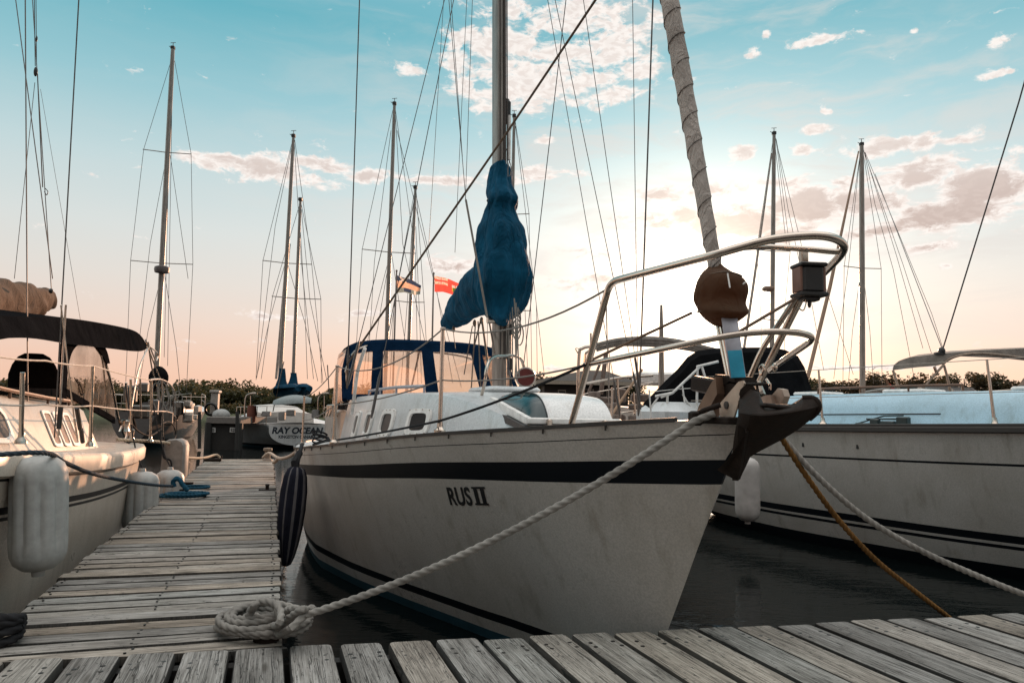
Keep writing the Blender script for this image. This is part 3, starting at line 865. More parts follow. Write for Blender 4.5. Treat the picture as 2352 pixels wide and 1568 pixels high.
# ================================================================== the sailboat in the middle
BOW = P(1700, 958, 3.05)
RUS = Hull(BOW, D, 9.0,
           [(0, .02), (.12, .13), (.3, .25), (.6, .42), (1, .60), (1.5, .82), (2.5, 1.15), (3.5, 1.38), (4.5, 1.52), (5.5, 1.57), (7, 1.52), (8, 1.40), (9, 1.15)],
           [(0, 1.445), (.5, 1.405), (1, 1.365), (2, 1.29), (3, 1.20), (4, 1.125), (5, 1.06), (6, 1.02), (7.5, .99), (9, .99)],
           [(0, 1.42), (.12, 1.20), (.27, .96), (.45, .66), (.62, .39), (.76, .18), (.9, .0), (1.15, -.20), (1.6, -.36), (2.5, -.47), (5, -.52), (7, -.35), (9, .12)],
           [(0, 1.0), (.6, 1.05), (1.4, 1.02), (2.1, .66), (2.8, .44), (3.6, .26), (4.6, .13), (6, .11), (9, .32)])
def at(u, v, s): return RUS.at(u, v, s)

def build_center_boat():
    h = RUS
    root = thing('sailboat', 'white sailboat with a black side stripe and blue sail cover, its bow over the walkway', 'sailboat', h.P(4, 0, 0))
    zs = h.zs
    lv = [lambda t: zs(t), lambda t: zs(t) - .060, lambda t: zs(t) - .0645, lambda t: zs(t) - .165 + .018 * min(1, t / 5), lambda t: zs(t) - .270 + .035 * min(1, t / 5),
          lambda t: .215, lambda t: .155, lambda t: .075, lambda t: -9]
    h.skin(lv, [GEL, NAVY, GEL, NAVY, GEL, NAVY, GEL, BOTTOM], root,
           names=['hull', 'rub_line', 'hull', 'side_stripe', 'hull', 'boot_stripe', 'hull', 'hull_bottom'])
    h.deck(root, DECK)
    # toe rail: slotted strip along the deck edge with small feet on the hull
    tr = MB(); ft = MB()
    ts = [x for x in h.stations() if x >= .2]
    for sg in (-1, 1):
        rows = []
        for t in ts:
            b = h.b(t); z = zs(t)
            rows.append([h.P(t, sg * (b + .004), z - .004), h.P(t, sg * (b + .006), z + .015), h.P(t, sg * (b - .012), z + .017), h.P(t, sg * (b - .014), z)])
        tr.grid(rows, 0, False, True, True)
        t = .5
        while t < 8.8:
            ft.box(h.P(t, sg * (h.b(t) + .003), zs(t) - .014), .007, .008, .024, h.d, h.n); t += .36
    tr.build('toe_rail', plain('toe_rail_metal', (.045, .042, .04), .5, .4), root)
    ft.build('scupper', plain('scupper_metal', (.05, .045, .04), .5, .5), root)
    # lettering wrapped on the hull
    def on_hull(name, strokes_mb_fn): pass
    vs, fs = text_mesh('RUS', 1, .022, 0, 1.04)
    pa = at(1032, 1160, -.9); 
    # find the hull point behind the first letter
    def hull_hit(u, v):
        r = ray(u, v); best = None
        for i in range(1, 900):
            k = 2.5 + i * .01; p = CAM + r * k; t, s = h.ts(p)
            if 0 < t < h.L and s < 0 and -s <= h.hb(t, p.z): return t, p.z
        return 3.0, .7
    t0, z0 = hull_hit(1034, 1158); t1, z1 = hull_hit(1127, 1160); t2, z2 = hull_hit(1031, 1119)
    wtot = t0 - t1; print('letters', t0, z0, t1, z1, t2, z2)
    xs = [v[0] for v in vs]; xm = max(xs); hgt = max(v[1] for v in vs)
    def wrap(x, y, off):
        f = x; t = t0 + (t1 - t0) * f - .03 * y; z = z0 + (z1 - z0) * f + (z2 - z0) * y
        return h.P(t, -(h.hb(t, z) + .0025 + off), z)
    lt = MB()
    lt.add([wrap(v[0] / xm * .60, v[1] / hgt, v[2] + .001) for v in vs], fs)
    def bar(x0, x1, y0, y1):
        q = []
        for o in (0, .002): q += [wrap(x0, y0, o), wrap(x1, y0, o), wrap(x1, y1, o), wrap(x0, y1, o)]
        lt.add(q, [(4, 5, 6, 7), (0, 3, 2, 1), (0, 1, 5, 4), (1, 2, 6, 5), (2, 3, 7, 6), (3, 0, 4, 7)])
    bar(.70, .78, .10, .90); bar(.86, .94, .10, .90); bar(.66, .98, 0, .11); bar(.66, .98, .89, 1.0)
    lt.build('lettering', LETTER, root)
    # ---- cabin trunk
    wc = [(1.35, .12), (1.6, .27), (2.0, .41), (2.6, .60), (3.2, .80), (3.8, .92), (4.4, .97), (6.4, 1.0)]
    zt = [(1.35, 1.33), (1.6, 1.345), (2.0, 1.43), (2.35, 1.51), (2.8, 1.575), (3.3, 1.59), (4.4, 1.60), (6.4, 1.60)]
    cb = MB(); rows = []
    tt = [1.35 + .10 * i for i in range(51)]
    for t in tt:
        w = smooth_tab(wc, t); z1_ = smooth_tab(zt, t); z0_ = zs(t) - .02
        rows.append([h.P(t, f * w * k, z0_ + (z1_ - z0_) * g + .03 * (1 - f * f) * g) for f, k, g in
                     ((-1, 1.06, 0), (-1, 1.0, .55), (-1, .955, .9), (-.93, 1.0, .98), (-.8, 1, 1.0), (-.4, 1, 1.0), (0, 1, 1), (.4, 1, 1.0), (.8, 1, 1.0), (.93, 1, .98), (1, .955, .9), (1, 1.0, .55), (1, 1.06, 0))])
    cb.grid(rows, 0, True, False); cb.add(rows[-1], [tuple(range(13))]); cb.add(rows[0], [tuple(range(13))[::-1]])
    trunk = cb.build('cabin_trunk', gelcoat('cabin_gelcoat', (.56, .575, .58)), root)
    # ports: pane + frame, on the starboard side
    def side_pt(t, g, off):
        w = smooth_tab(wc, t); z1_ = smooth_tab(zt, t); z0_ = zs(t) - .02
        k = 1.06 + (1.0 - 1.06) * g / .55 if g < .55 else 1.0 - .045 * (g - .55) / .35
        return h.P(t, -(w * k + off), z0_ + (z1_ - z0_) * g)
    for u in (820, 848, 890, 962):
        p = None
        for i in range(600):
            t = 6.2 - i * .008; q = side_pt(t, .5, 0)
            r = q - CAM; uu = CU + F * r.dot(_rt) / r.dot(_fw)
            if uu >= u: p = t; break
        t = p or 4
        hw = .17; fr = MB(); gl = MB()
        def ring(a, b, off, n=24):
            out = []
            for i in range(n):
                q = 2 * math.pi * i / n; c, s_ = math.cos(q), math.sin(q)
                e = (abs(c) ** 5 + abs(s_) ** 5) ** (-1 / 5)
                out.append(side_pt(t + a * c * e, .47 + b * s_ * e, off))
            return out
        fr.grid([ring(hw, .25, .001), ring(hw, .25, .018), ring(hw * .74, .165, .020), ring(hw * .72, .16, .002)], 0, False, True)
        w = fr.build('window', WHITE, root)
        gl.add(ring(hw * .75, .168, .006), [tuple(range(24))]); gl.build('pane', DARKGLASS, w)
        bl = MB()
        for c, s_ in ((-.9, .9), (-.3, .93), (.3, .93), (.9, .9), (-.9, -.9), (-.3, -.93), (.3, -.93), (.9, -.9)):
            q = side_pt(t + hw * .95 * c, .47 + .245 * s_, .02); bl.ball(q, .006, .006, .006, nu=6, nv=4)
        bl.build('bolts', STEEL, w)
    # handrail on the cabin top
    hr = MB()
    hp = [side_pt(t, .98, -.12) + Z * .07 for t in (3.3, 4.0, 4.8, 5.6)]
    hr.tube(spline(hp, 6), .014, 8)
    for q in hp: hr.tube([q, q - Z * .07], .010, 6)
    hr.build('handrail', GREYPLATE, root)
    # ---- forehatch: curved white hood with a tinted end, on the sloping front of the trunk
    prof = [(1.655, 1.385), (1.66, 1.42), (1.69, 1.465), (1.745, 1.515), (1.82, 1.553), (1.92, 1.575), (2.1, 1.588), (2.36, 1.592), (2.40, 1.53)]
    sa, sb = -.315, .225
    pf = spline([Vector((t, 0, z)) for t, z in prof], 4)
    lid = MB(); rows = []
    for i in range(9):
        f = i / 8; s_ = sa + .10 + (sb - sa - .10) * f; e_ = .012 * (abs(2 * f - 1) ** 4)
        rows.append([h.P(p.x, s_, p.z - e_ - .006 * (1 if 0 else 0)) for p in pf])
    lid.grid(rows); lid.add(rows[-1], [tuple(range(len(pf)))])
    lid.build('hatch_lid', gelcoat('hatch_white', (.78, .78, .77), rough=.14), root)
    seam = MB(); seam.tube([h.P(p.x - .002, sa + .10, p.z + .004) for p in pf[:-2]], .0045, 6); seam.build('hatch_seam', IRON, root)
    tw = MB(); rows = []
    for i in range(4):
        f = i / 3; s_ = sa + .10 * f; rows.append([h.P(p.x + .05 * (1 - f) ** 2, s_, 1.40 + (1.53 - 1.40) * max(0, (p.x - 1.66) / .74) + (p.z - 1.40 - (1.53 - 1.40) * max(0, (p.x - 1.66) / .74)) * (.25 + .75 * f ** .5)) for p in pf])
    tw.grid(rows); tw.add(rows[0], [tuple(range(len(pf)))[::-1]]); tw.build('hatch_pane', TINT, root)
    fr = MB(); fr.slab([h.P(1.63, sa - .03, 1.385), h.P(1.63, sa - .03, 1.425), h.P(2.42, sa - .03, 1.56), h.P(2.42, sa - .03, 1.50)], .035)
    fr.box(h.P(1.635, (sa + sb) / 2, 1.405), (sb - sa) + .09, .035, .042, h.n, h.d, ch=.008)
    fr.build('hatch_frame', WHITE, root)
    ba = MB(); ba.slab([h.P(1.60, sa - .06, 1.34), h.P(1.60, sa - .06, 1.375), h.P(2.44, sa - .06, 1.50), h.P(2.44, sa - .06, 1.44)], .03); ba.box(h.P(1.60, (sa + sb) / 2, 1.36), (sb - sa) + .15, .04, .035, h.n, h.d); ba.build('hatch_gasket', IRON, root)
    hg = MB()
    for s_ in (sa + .09, sb - .08): hg.box(h.P(1.60, s_, 1.395), .03, .035, .05, h.n, h.d, ch=.006)
    hg.each('hatch_hinge', STEEL, root)
    # ---- dodger: navy canvas on hoops with clear windows facing forward
    def dpt(f, g):
        "f -1..1 across, g 0..1 up the front of the dodger"
        w = 1.06 - .10 * g; t = 5.55 + .55 * g + .25 * f * f
        z = 1.56 + .71 * g * (1 - .10 * abs(f) ** 4)
        return h.P(t, f * w, z)
    cv = MB(); vn = MB()
    # panels: canvas frame with openings
    fx = [-1, -.93, -.74, -.62, -.17, -.03, .46, .62, .93, 1]
    op = {(1): 1, 3: 1, 5: 1, 7: 1}
    gy = [0, .10, .84, 1.0]
    for i in range(len(fx) - 1):
        for j in range(3):
            quad = [[dpt(fx[i] + (fx[i + 1] - fx[i]) * a / 4, gy[j] + (gy[j + 1] - gy[j]) * b / 4) for a in range(5)] for b in range(5)]
            (vn if (j == 1 and i in op) else cv).grid(quad)
    # top and sides going aft
    tops = []
    for k, (t, dz) in enumerate(((6.1, 0), (6.35, .05), (6.8, .07), (7.3, .05), (7.6, .02))):
        row = []
        for i in range(15):
            f = -1 + 2 * i / 14; w = .96 + .05 * k / 4
            row.append(h.P(t + .25 * f * f * (1 - k / 4), f * w, 2.27 + dz - .071 * abs(f) ** 4 - (.10 if abs(f) > .99 else 0) * (k / 4)))
        tops.append(row)
    cv.grid(tops)
    for sg in (-1, 1):
        rows = [[h.P(t, sg * w, z) for t, w, z in ((5.8, 1.06, 1.56), (6.3, 1.03, 1.9), (6.35, .97, 2.2))],
                [h.P(t, sg * w, z) for t, w, z in ((6.9, 1.08, 1.5), (7.3, 1.06, 1.85), (7.55, 1.0, 2.19))]]
        vn.grid(rows)
        cv.tube([h.P(5.8, sg * 1.06, 1.56), h.P(6.3, sg * 1.035, 1.9), h.P(6.36, sg * .975, 2.2)], .025, 8)
    dodger = cv.build('dodger', NAVY_CANVAS, root); vn.build('dodger_window', VINYL, dodger)
    hoop = MB()
    for t in (6.25, 7.45):
        hoop.tube(spline([h.P(t, -1.05, 1.5), h.P(t, -1.0, 1.95), h.P(t, -.8, 2.2), h.P(t, 0, 2.27), h.P(t, .8, 2.2), h.P(t, 1.0, 1.95), h.P(t, 1.05, 1.5)], 6), .013, 8)
    hoop.tube([h.P(6.0, -.3, 1.6), h.P(6.5, -.1, 2.2)], .012, 6)
    hoop.build('dodger_hoop', STEEL, dodger)
    # white piping at the corner
    pp = MB(); pp.tube(spline([at(838, 800, -1.08), at(822, 850, -1.09), at(815, 900, -1.1), at(808, 950, -1.1)], 6), .016, 8); pp.build('dodger_piping', WHITE, dodger)
    # companion things behind: coaming and cockpit sides
    ck = MB()
    for sg in (-1, 1): ck.box(h.P(7.6, sg * 1.0, 1.2), 2.2, .12, .5, h.d, h.n, ch=.03)
    ck.each('cockpit_coaming', GEL, root)
    # ---- mast
    m0 = at(1147, 905, 0); tm, _ = h.ts(m0)
    mast = MB(); rows = []
    sec = []
    for i in range(20):
        q = 2 * math.pi * i / 20; sec.append((.095 * math.cos(q), .058 * math.sin(q)))
    for z in (1.58, 3, 6, 9, 13.2): rows.append([h.P(tm + a + .018 * (z - 1.6), b - .018 * (z - 1.6), z) for a, b in sec])
    mast.grid(rows, 0, True, True, True)
    mo = mast.build('mast', ALU, root)
    sl = MB()   # dark luff groove and lines on the fore side
    for dx, r_, zz1 in ((.022, .013, 13), (.045, .006, 9), (-.02, .006, 9)):
        sl.tube([h.P(tm - .098 + .018 * (z - 1.6) + abs(dx) * .1, dx - .018 * (z - 1.6), z) for z in (1.9, 5, 9, zz1)], r_, 6)
    sl.build('halyard', plain('halyard_line', (.06, .05, .045), .8), mo)
    fit = MB(); q = at(1157, 255, .02) - h.d * .09
    fit.lathe(q - Z * .09, [(.02, 0), (.034, .02), (.03, .1), (.034, .13), (.02, .16), (0, .17)], n=12); fit.box(q - Z * .05, .07, .06, .2, h.d, h.n, ch=.01)
    fit.build('pole_ring', IRON, mo)
    pole = MB(); pole.tube([at(1162, 275, .03) - h.d * .09, at(1161, 375, .03) - h.d * .09], .018, 10); pole.build('spinnaker_pole', WHITE, mo)
    slots = MB()
    for v in (760, 838, 880):
        c = at(1163, v, .03) - h.d * .118
        slots.box(c, .012, .022, .10 if v > 800 else .09, h.d, h.n, ch=.004)
    slots.build('sheave_slot', IRON, mo)
    wn = MB(); c = at(1132, 735, -.08); wn.lathe(c, [(.03, -.05), (.036, -.03), (.026, 0), (.034, .035), (.03, .05), (0, .05)], axis=-h.n, n=12); wn.build('mast_winch', STEEL, mo)
    cl = MB()
    for (u, v, s) in ((1180, 720, .1), (1188, 740, .1)):
        pass
    rr = random.Random(4)
    for k in range(6):
        a = at(1158 + 4 * k, 690 + 10 * (k % 3), .02) - h.d * .13; b = at(1155 + 5 * k, 870 + rr.uniform(-10, 8), .05) - h.d * .14
        cl.tube(spline([a, (a + b) / 2 + h.n * rr.uniform(-.02, .03), b], 6), .0055, 6)
    for k in range(4):
        c = at(1180 + rr.uniform(-3, 5), 735 + k * 12, .12) - h.d * .1
        cl.tube([c + h.n * .035 * math.cos(q) + Z * (.09 * math.sin(q)) for q in [2 * math.pi * i / 14 for i in range(15)]], .0055, 6)
    cl.build('halyard_coil', ROPE, mo)
    # step, bow-shaped mast rail, vent
    st = MB(); st.box(h.P(tm - .1, 0, 1.635), .7, .42, .05, h.d, h.n, ch=.02); st.build('mast_step', GEL_COOL, root)
    mr = MB()
    mr.tube(spline([at(1099, 935, -.36), at(1113, 880, -.36), at(1120, 838, -.34), at(1134, 820, -.26), at(1162, 817, -.1), at(1184, 818, .05), at(1200, 832, .2), at(1216, 905, .3)], 6), .0125, 8)
    mr.build('mast_rail', STEEL, root)
    cw = MB(); c = at(1192, 868, .20) - h.d * .18
    ax = (CAM - c).normalized()
    cw.lathe(c, [(.082, -.10), (.088, -.03), (.084, 0), (.072, 0), (.066, -.05)], axis=ax, n=24); 
    cw.tube([c - ax * .13 - Z * .01, c - ax * .13 - Z * .08, c - ax * .10 - Z * .21], [.05, .06, .065], 16); cw.box(c - ax * .05 - Z * .2, .2, .2, .05, h.d, h.n, ch=.01)
    vent = cw.build('vent_cowl', GEL, root)
    ci = MB(); ci.lathe(c, [(.0735, .003), (.03, -.004), (0, -.006)], axis=ax, n=24); ci.build('vent_mouth', REDC, vent)
    # ---- boom, sail and its blue cover
    e0 = at(1150, 690, 0); e1 = at(1029, 734, 0)
    bm_ = MB(); bm_.tube([e0 + h.d * .1, e1 + h.d * .06], .03, 12); bm_.lathe(e1 + h.d * .06, [(.05, -.03), (.054, .03), (.04, .05), (0, .05)], axis=(e1 - e0).normalized(), n=14)
    boom = bm_.build('boom', ALU, root)
    cvm = MB(); rings = [(388, 1131, 1172), (394, 1124, 1177), (405, 1122, 1178), (430, 1121, 1178), (446, 1119, 1183), (458, 1121, 1189), (470, 1122, 1188), (482, 1118, 1183), (496, 1109, 1188), (530, 1103, 1203), (565, 1095, 1213), (600, 1091, 1220), (635, 1086, 1223), (665, 1086, 1218), (695, 1092, 1206), (715, 1104, 1192), (735, 1130, 1172), (746, 1145, 1164)]
    rows = []
    for v, a, b in rings:
        c = at((a + b) / 2, v, 0); k = (c.y) / F; hw_ = (b - a) / 2 * k; hd = min(.30, max(.25, hw_ * 1.0 + .03))
        fo = lambda q: 1 + (.035 + .045 * min(1, max(0, (v - 440) / 120))) * math.cos(5 * q + v * .016) + .04 * math.cos(9 * q - v * .022 + 1) + .022 * math.cos(13 * q + v * .05)
        rows.append([c + Vector((math.cos(q) * hw_ * fo(q), math.sin(q) * hd * fo(q), 0)) for q in [2 * math.pi * i / 56 for i in range(56)]])
    cvm.grid(rows, 0, True, True, True)
    rows = []
    for u, v, r_, s in ((1150, 640, 66, 0), (1120, 655, 62, 0), (1095, 672, 54, 0), (1072, 695, 44, 0), (1052, 714, 34, 0), (1038, 728, 26, 0), (1027, 738, 20, 0), (1022, 742, 13, 0)):
        c = at(u, v, s); k = c.y / F * r_; a = (e1 - e0).normalized(); b = h.n; w = a.cross(b)
        fo = lambda q: 1 + .06 * math.cos(4 * q + u * .05) + .04 * math.cos(9 * q - u * .04)
        rows.append([c + (b * math.cos(q) * k * .8 + w * math.sin(q) * k) * fo(q) for q in [2 * math.pi * i / 44 for i in range(44)]])
    cvm.grid(rows, 0, True, True, True)
    cov = cvm.build('sail_cover', BLUE_CANVAS, boom, merge=True)
    rm = cov.modifiers.new('r', 'REMESH'); rm.mode = 'VOXEL'; rm.voxel_size = .011; rm.use_smooth_shade = True
    sm = cov.modifiers.new('s', 'SMOOTH'); sm.factor = .5; sm.iterations = 4
    for nm, sz, stg in (('folds_large', .30, .05), ('folds_drawn', .24, .012)):
        tx = bpy.data.textures.new(nm, 'CLOUDS' if nm != 'folds_drawn' else 'WOOD'); tx.noise_scale = sz
        if nm == 'folds_drawn': tx.wood_type = 'BANDNOISE'; tx.turbulence = 6; tx.noise_basis_2 = 'SIN'
        else: tx.noise_depth = 2
        dm = cov.modifiers.new(nm, 'DISPLACE'); dm.texture = tx; dm.strength = stg; dm.mid_level = .5; dm.texture_coords = 'LOCAL'
    tie = MB()
    for (v, a, b) in ((462, 1118, 1190),):
        c = at((a + b) / 2, v, 0); k = c.y / F; 
        tie.tube([c + Vector((math.cos(q) * (b - a) / 2 * k * 1.0, math.sin(q) * (b - a) / 2 * k, 0)) for q in [2 * math.pi * i / 24 for i in range(25)]], .006, 6)
    for v_, u_ in ((392, 1160),):
        c = at(u_, v_, -.02) - h.d * .12
        tie.tube([c + Z * .05, c - Z * .02 + h.n * .02, c - Z * .08 + h.n * .01, c - Z * .09 - h.n * .01, c - Z * .02 - h.n * .012, c + Z * .05], .004, 5)
    tie.build('cover_tie', ROPE, cov)
    rg = MB()   # bits hanging from the boom: blocks, vang, reefing lines
    for (u0, v0, u1, v1, r_) in ((1092, 742, 1080, 930, .006), (1098, 738, 1106, 935, .006), (1107, 735, 1120, 830, .010), (1104, 735, 1088, 800, .007), (1122, 728, 1136, 810, .008), (1085, 748, 1066, 860, .005), (1040, 752, 1046, 800, .004)):
        rg.tube([at(u0, v0, -.05), at(u1, v1, -.12)], r_, 6)
    for u, v in ((1090, 742), (1106, 736), (1122, 730), (1042, 756)):
        c = at(u, v, -.04); rg.ball(c, .018, .03, .035, nu=8, nv=6)
    rg.each('boom_tackle', plain('tackle_brown', (.13, .09, .065), .7), boom)
    # ---- standing rigging
    def wire(nm, pts, r_, mat=WIRE, turn=True):
        w = MB(); w.tube(pts, r_, 6)
        if turn:
            a, b = Vector(pts[-1]), Vector(pts[-2]); q = (b - a).normalized(); w.tube([a, a + q * .05, a + q * .3, a + q * .34], [.006, .011, .011, .005], 8)
        return w.build(nm, mat, root)
    YS = 6.45
    wire('shroud', [P(838, -380, YS), P(797, 893, YS)], .0055)
    for ua, ub, vb, s in ((1021, 799, 885, -1.3), (1042, 853, 960, -1.15), (1019, 985, 560, -.1), (1258, 1424, 955, 1.25), (1275, 1472, 940, 1.25), (1340, 1470, 900, 1.25), (1300, 1203, 835, .25), (1453, 1466, 955, 1.3), (1031, 1070, 459, -.3), (1036, 1062, 360, -.3), (1072, 1045, 580, .1), (1085, 1069, 460, .1)):
        b = at(ub, vb, s); sl_ = (ub - ua) / vb; a = P(ua - sl_ * 300, -300, max(5.8, b.y - .4))
        wire('shroud' if abs(s) > .5 else 'lazy_jack', [a, b], .0032 if ua not in (1299, 1300) else .004, turn=abs(s) > .5)
    w = MB(); w.tube([P(1070, 459, 6.0), P(1119, 729, 5.95)], .009, 8); w.build('lazy_jack', ROPE, root)
    wire('inner_stay', [P(1510, -300, 6.3), at(1467, 950, 1.25)], .008)
    # jib sheet from the clew down past the shroud
    w = MB(); w.tube([P(1575, -300, 4.2), P(1368, 0, 4.8), P(1160, 311, 5.5), P(798, 835, 6.35), P(797, 890, 6.4)], .0088, 8); w.build('jib_sheet', plain('brown_line', (.11, .075, .05), .8), root)
    # ---- furled jib on the forestay
    f0 = at(1645, 628, 0); f1 = at(1536, -10, 0); fd_ = (f1 - f0).normalized(); f2 = f1 + fd_ * 3
    jb = MB(); rows = []; ns = 190; x = fd_.cross(Vector((0, 1, 0))).normalized(); y = fd_.cross(x)
    Lj = (f2 - f0).length
    for i in range(ns + 1):
        k = i / ns; c = f0 + (f2 - f0) * k; s_ = k * Lj
        r0 = .031 + .015 * min(1, s_ / 1.3) + .003 * noise.noise(Vector((s_ * 5, 0, 1)))
        row = []
        for j in range(24):
            q = 2 * math.pi * j / 24; saw = (q / (2 * math.pi) - s_ / .155) % 1.0
            rr_ = r0 * (.94 + .11 * saw ** 3 + .03 * noise.noise(Vector((q * 2, s_ * 9, 0))))
            row.append(c + (x * math.cos(q) + y * math.sin(q)) * rr_)
        rows.append(row)
    jb.grid(rows, 0, True, True, True)
    jo = jb.build('furled_jib', SAIL, root)
    le = MB(); pts = []
    for i in range(ns * 3 + 1):
        k = i / (ns * 3); s_ = k * Lj; q = 2 * math.pi * s_ / .155; r0 = (.031 + .015 * min(1, s_ / 1.3)) * 1.025
        pts.append(f0 + (f2 - f0) * k + (x * math.cos(q) + y * math.sin(q)) * r0)
    le.tube(pts, .0024, 5); le.build('leech_edge', SEAM, jo)
    # drum with its bag
    bg = MB(); c = at(1654, 684, 0); k = c.y / F
    ring = [(606, 1634, 1656), (618, 1624, 1662), (628, 1610, 1695), (640, 1602, 1712), (660, 1596, 1719), (678, 1592, 1717), (690, 1594, 1712), (704, 1600, 1712), (718, 1606, 1722), (730, 1614, 1712), (740, 1632, 1690), (748, 1646, 1672)]
    rows = []
    for v, a, b in ring:
        cc = at((a + b) / 2, v, 0); hw_ = (b - a) / 2 * k
        rows.append([cc + Vector((math.cos(q) * hw_, math.sin(q) * hw_ * .85, .006 * math.sin(2 * q + v))) for q in [2 * math.pi * i / 24 for i in range(24)]])
    bg.grid(rows, 0, True, True, True); bag = bg.build('furler_cover', BROWN_BAG, root)
    ss = bag.modifiers.new('s', 'SUBSURF'); ss.levels = ss.render_levels = 2
    tx = bpy.data.textures.new('bag_folds', 'CLOUDS'); tx.noise_scale = .05
    dm = bag.modifiers.new('d', 'DISPLACE'); dm.texture = tx; dm.strength = .009; dm.mid_level = .5
    bt = MB()
    for v0_, r0_ in ((634, 47), (716, 54)):
        cc = at(1656, v0_, 0); bt.tube([cc + Vector((math.cos(q) * r0_ * k * 1.0, math.sin(q) * r0_ * k * .87, .004 * math.sin(3 * q))) for q in [2 * math.pi * i / 30 for i in range(31)]], .0032, 5)
    bt.build('drawstring', plain('tan_cord', (.12, .08, .055), .8), bag); bt = MB()
    for (u0, v0, u1, v1) in ((1652, 640, 1657, 672), (1597, 676, 1604, 681), (1686, 664, 1691, 660)):
        bt.tube([at(u0, v0, 0) - Vector((0, .125, 0)), at(u1, v1, 0) - Vector((0, .125, 0))], .0035, 6)
    bt.each('strap', WHITE, bag)
    # long link plates from the drum down to the stem
    lp = MB(); a0, a1 = at(1670, 730, .0), at(1690, 868, .0); ax = (a1 - a0).normalized()
    lp.box((a0 + a1) / 2 - Vector((0, .03, 0)), (a1 - a0).length, .066, .01, ax, Vector((ax.z, 0, -ax.x)).normalized(), ch=.002)
    lpo = lp.build('link_plate', GREYPLATE, root)
    lb = MB(); b0 = a0 + (a1 - a0) * .56
    lb.box((b0 + a1) / 2 - Vector((0, .036, 0)), (a1 - b0).length, .058, .006, ax, Vector((ax.z, 0, -ax.x)).normalized()); lb.build('blue_cover_strip', BLUEPLATE, lpo)
    for du in (-26, -18):
        q = MB(); q.tube([at(1672 + du, 740, .0), at(1692 + du * .75, 868, .0)], .0085, 8); q.build('link_rod', STEEL, root)
    # ---- pulpit
    pl = MB()
    S_ = lambda u, v, s: at(u, v, s)
    top = [S_(1310, 982, -.44), S_(1336, 890, -.44), S_(1366, 780, -.435), S_(1389, 692, -.43), S_(1398, 662, -.425), S_(1412, 646, -.42), S_(1440, 637, -.41), S_(1520, 616, -.36), S_(1640, 585, -.27), S_(1740, 557, -.15), S_(1800, 546, -.08), S_(1870, 541, .0), S_(1912, 546, .06), S_(1934, 558, .12), S_(1938, 573, .17), S_(1922, 596, .22), S_(1884, 634, .28), S_(1846, 668, .31)]
    pl.tube(spline(top, 5), .0155, 12)
    leg2 = [S_(1850, 664, .31), S_(1800, 764, .31), S_(1752, 862, .31), S_(1716, 935, .31)]
    pl.tube(leg2, .0155, 12)
    leg3 = [S_(1836, 672, .30), S_(1795, 735, .26), S_(1752, 800, .22), S_(1722, 868, .20)]
    pl.tube(spline(leg3, 4), .012, 10)
    mid = [S_(1343, 838, -.438), S_(1440, 818, -.38), S_(1560, 793, -.28), S_(1680, 770, -.13), S_(1760, 762, -.04), S_(1820, 763, .04), S_(1855, 769, .10), S_(1864, 778, .14), S_(1850, 792, .18), S_(1800, 826, .24), S_(1768, 850, .29)]
    pl.tube(spline(mid, 5), .0125, 10)
    bar = [S_(1690, 571, -.21), S_(1716, 568, -.17), S_(1760, 567, -.05), S_(1850, 572, .06), S_(1915, 578, .15), S_(1931, 577, .19)]
    pl.tube(spline(bar, 4), .011, 10)
    pl.build('pulpit', STEEL, root)
    # navigation light box under the bar
    nb = MB(); c = S_(1858, 644, .12); k = c.y / F
    X = Vector((1, .1, 0)).normalized(); Yv = Vector((-.1, 1, 0)).normalized()
    nb.box(c, 50 * k, 50 * k, 62 * k, X, Yv, ch=.008)
    nb.box(c + Z * 34 * k, 64 * k, 60 * k, 9 * k, X, Yv, ch=.004); nb.box(c - Z * 35 * k, 66 * k, 60 * k, 10 * k, X, Yv, ch=.004)
    nb.box(c - Z * 44 * k, 40 * k, 30 * k, 10 * k, X, Yv, ch=.004); nb.lathe(c - Z * 58 * k, [(.004, -.01), (.007, 0), (.007, .02)], n=8)
    nv = nb.build('navigation_light', IRON, root)
    ns_ = MB()
    for sg in (-1, 1): ns_.box(c + X * sg * 28 * k, 7 * k, 40 * k, 58 * k, X, Yv, ch=.002)
    ns_.each('side_trim', plain('copper_trim', (.22, .12, .09), .4, .3), nv)
    bk = MB(); bk.box(c + Z * 56 * k - X * 12 * k, 17 * k, 16 * k, 40 * k, X, Yv, ch=.003); bk.tube(spline([c - Z * 46 * k - X * 6 * k, c - Z * 70 * k - X * 14 * k, c - Z * 66 * k - X * 26 * k], 5), .003, 5); bk.build('bracket', STEEL, nv)
    # ---- lifelines and stanchions
    stn = [(1010, 1008, 1008, 797), (767, 1028, 763, 869), (697, 1040, 692, 905)]
    tips = []
    for ub, vb, ut, vt in stn:
        b = None
        best = 9
        for i in range(880):
            t = .6 + i * .0095; p = h.P(t, -(h.b(t) - .05), zs(t) + .02); r = p - CAM
            uu = CU + F * r.dot(_rt) / r.dot(_fw)
            if abs(uu - ub) < best and t < 8.6: best = abs(uu - ub); b = p; tb = t
        if ub < 700: b = h.P(7.4, -1.42, zs(7.4)); tb = 7.4
        s = h.ts(b)[1]; tp = b + Z * .62
        m = MB(); m.tube([b, tp], .0125, 10); m.lathe(b, [(.035, -.01), (.035, .012), (.018, .03), (.016, .06)], n=12); m.box(tp, .03, .03, .02, h.d, h.n, ch=.004)
        m.build('stanchion', STEEL, root); tips.append((b, tp))
    ll = MB()
    pu = S_(1398, 662, -.43); pm = S_(1345, 838, -.44)
    ups = [pu] + [t for _, t in tips]; mids = [pm] + [b + (t - b) * .5 for b, t in tips]
    sg_ = [.09, .12, .05]
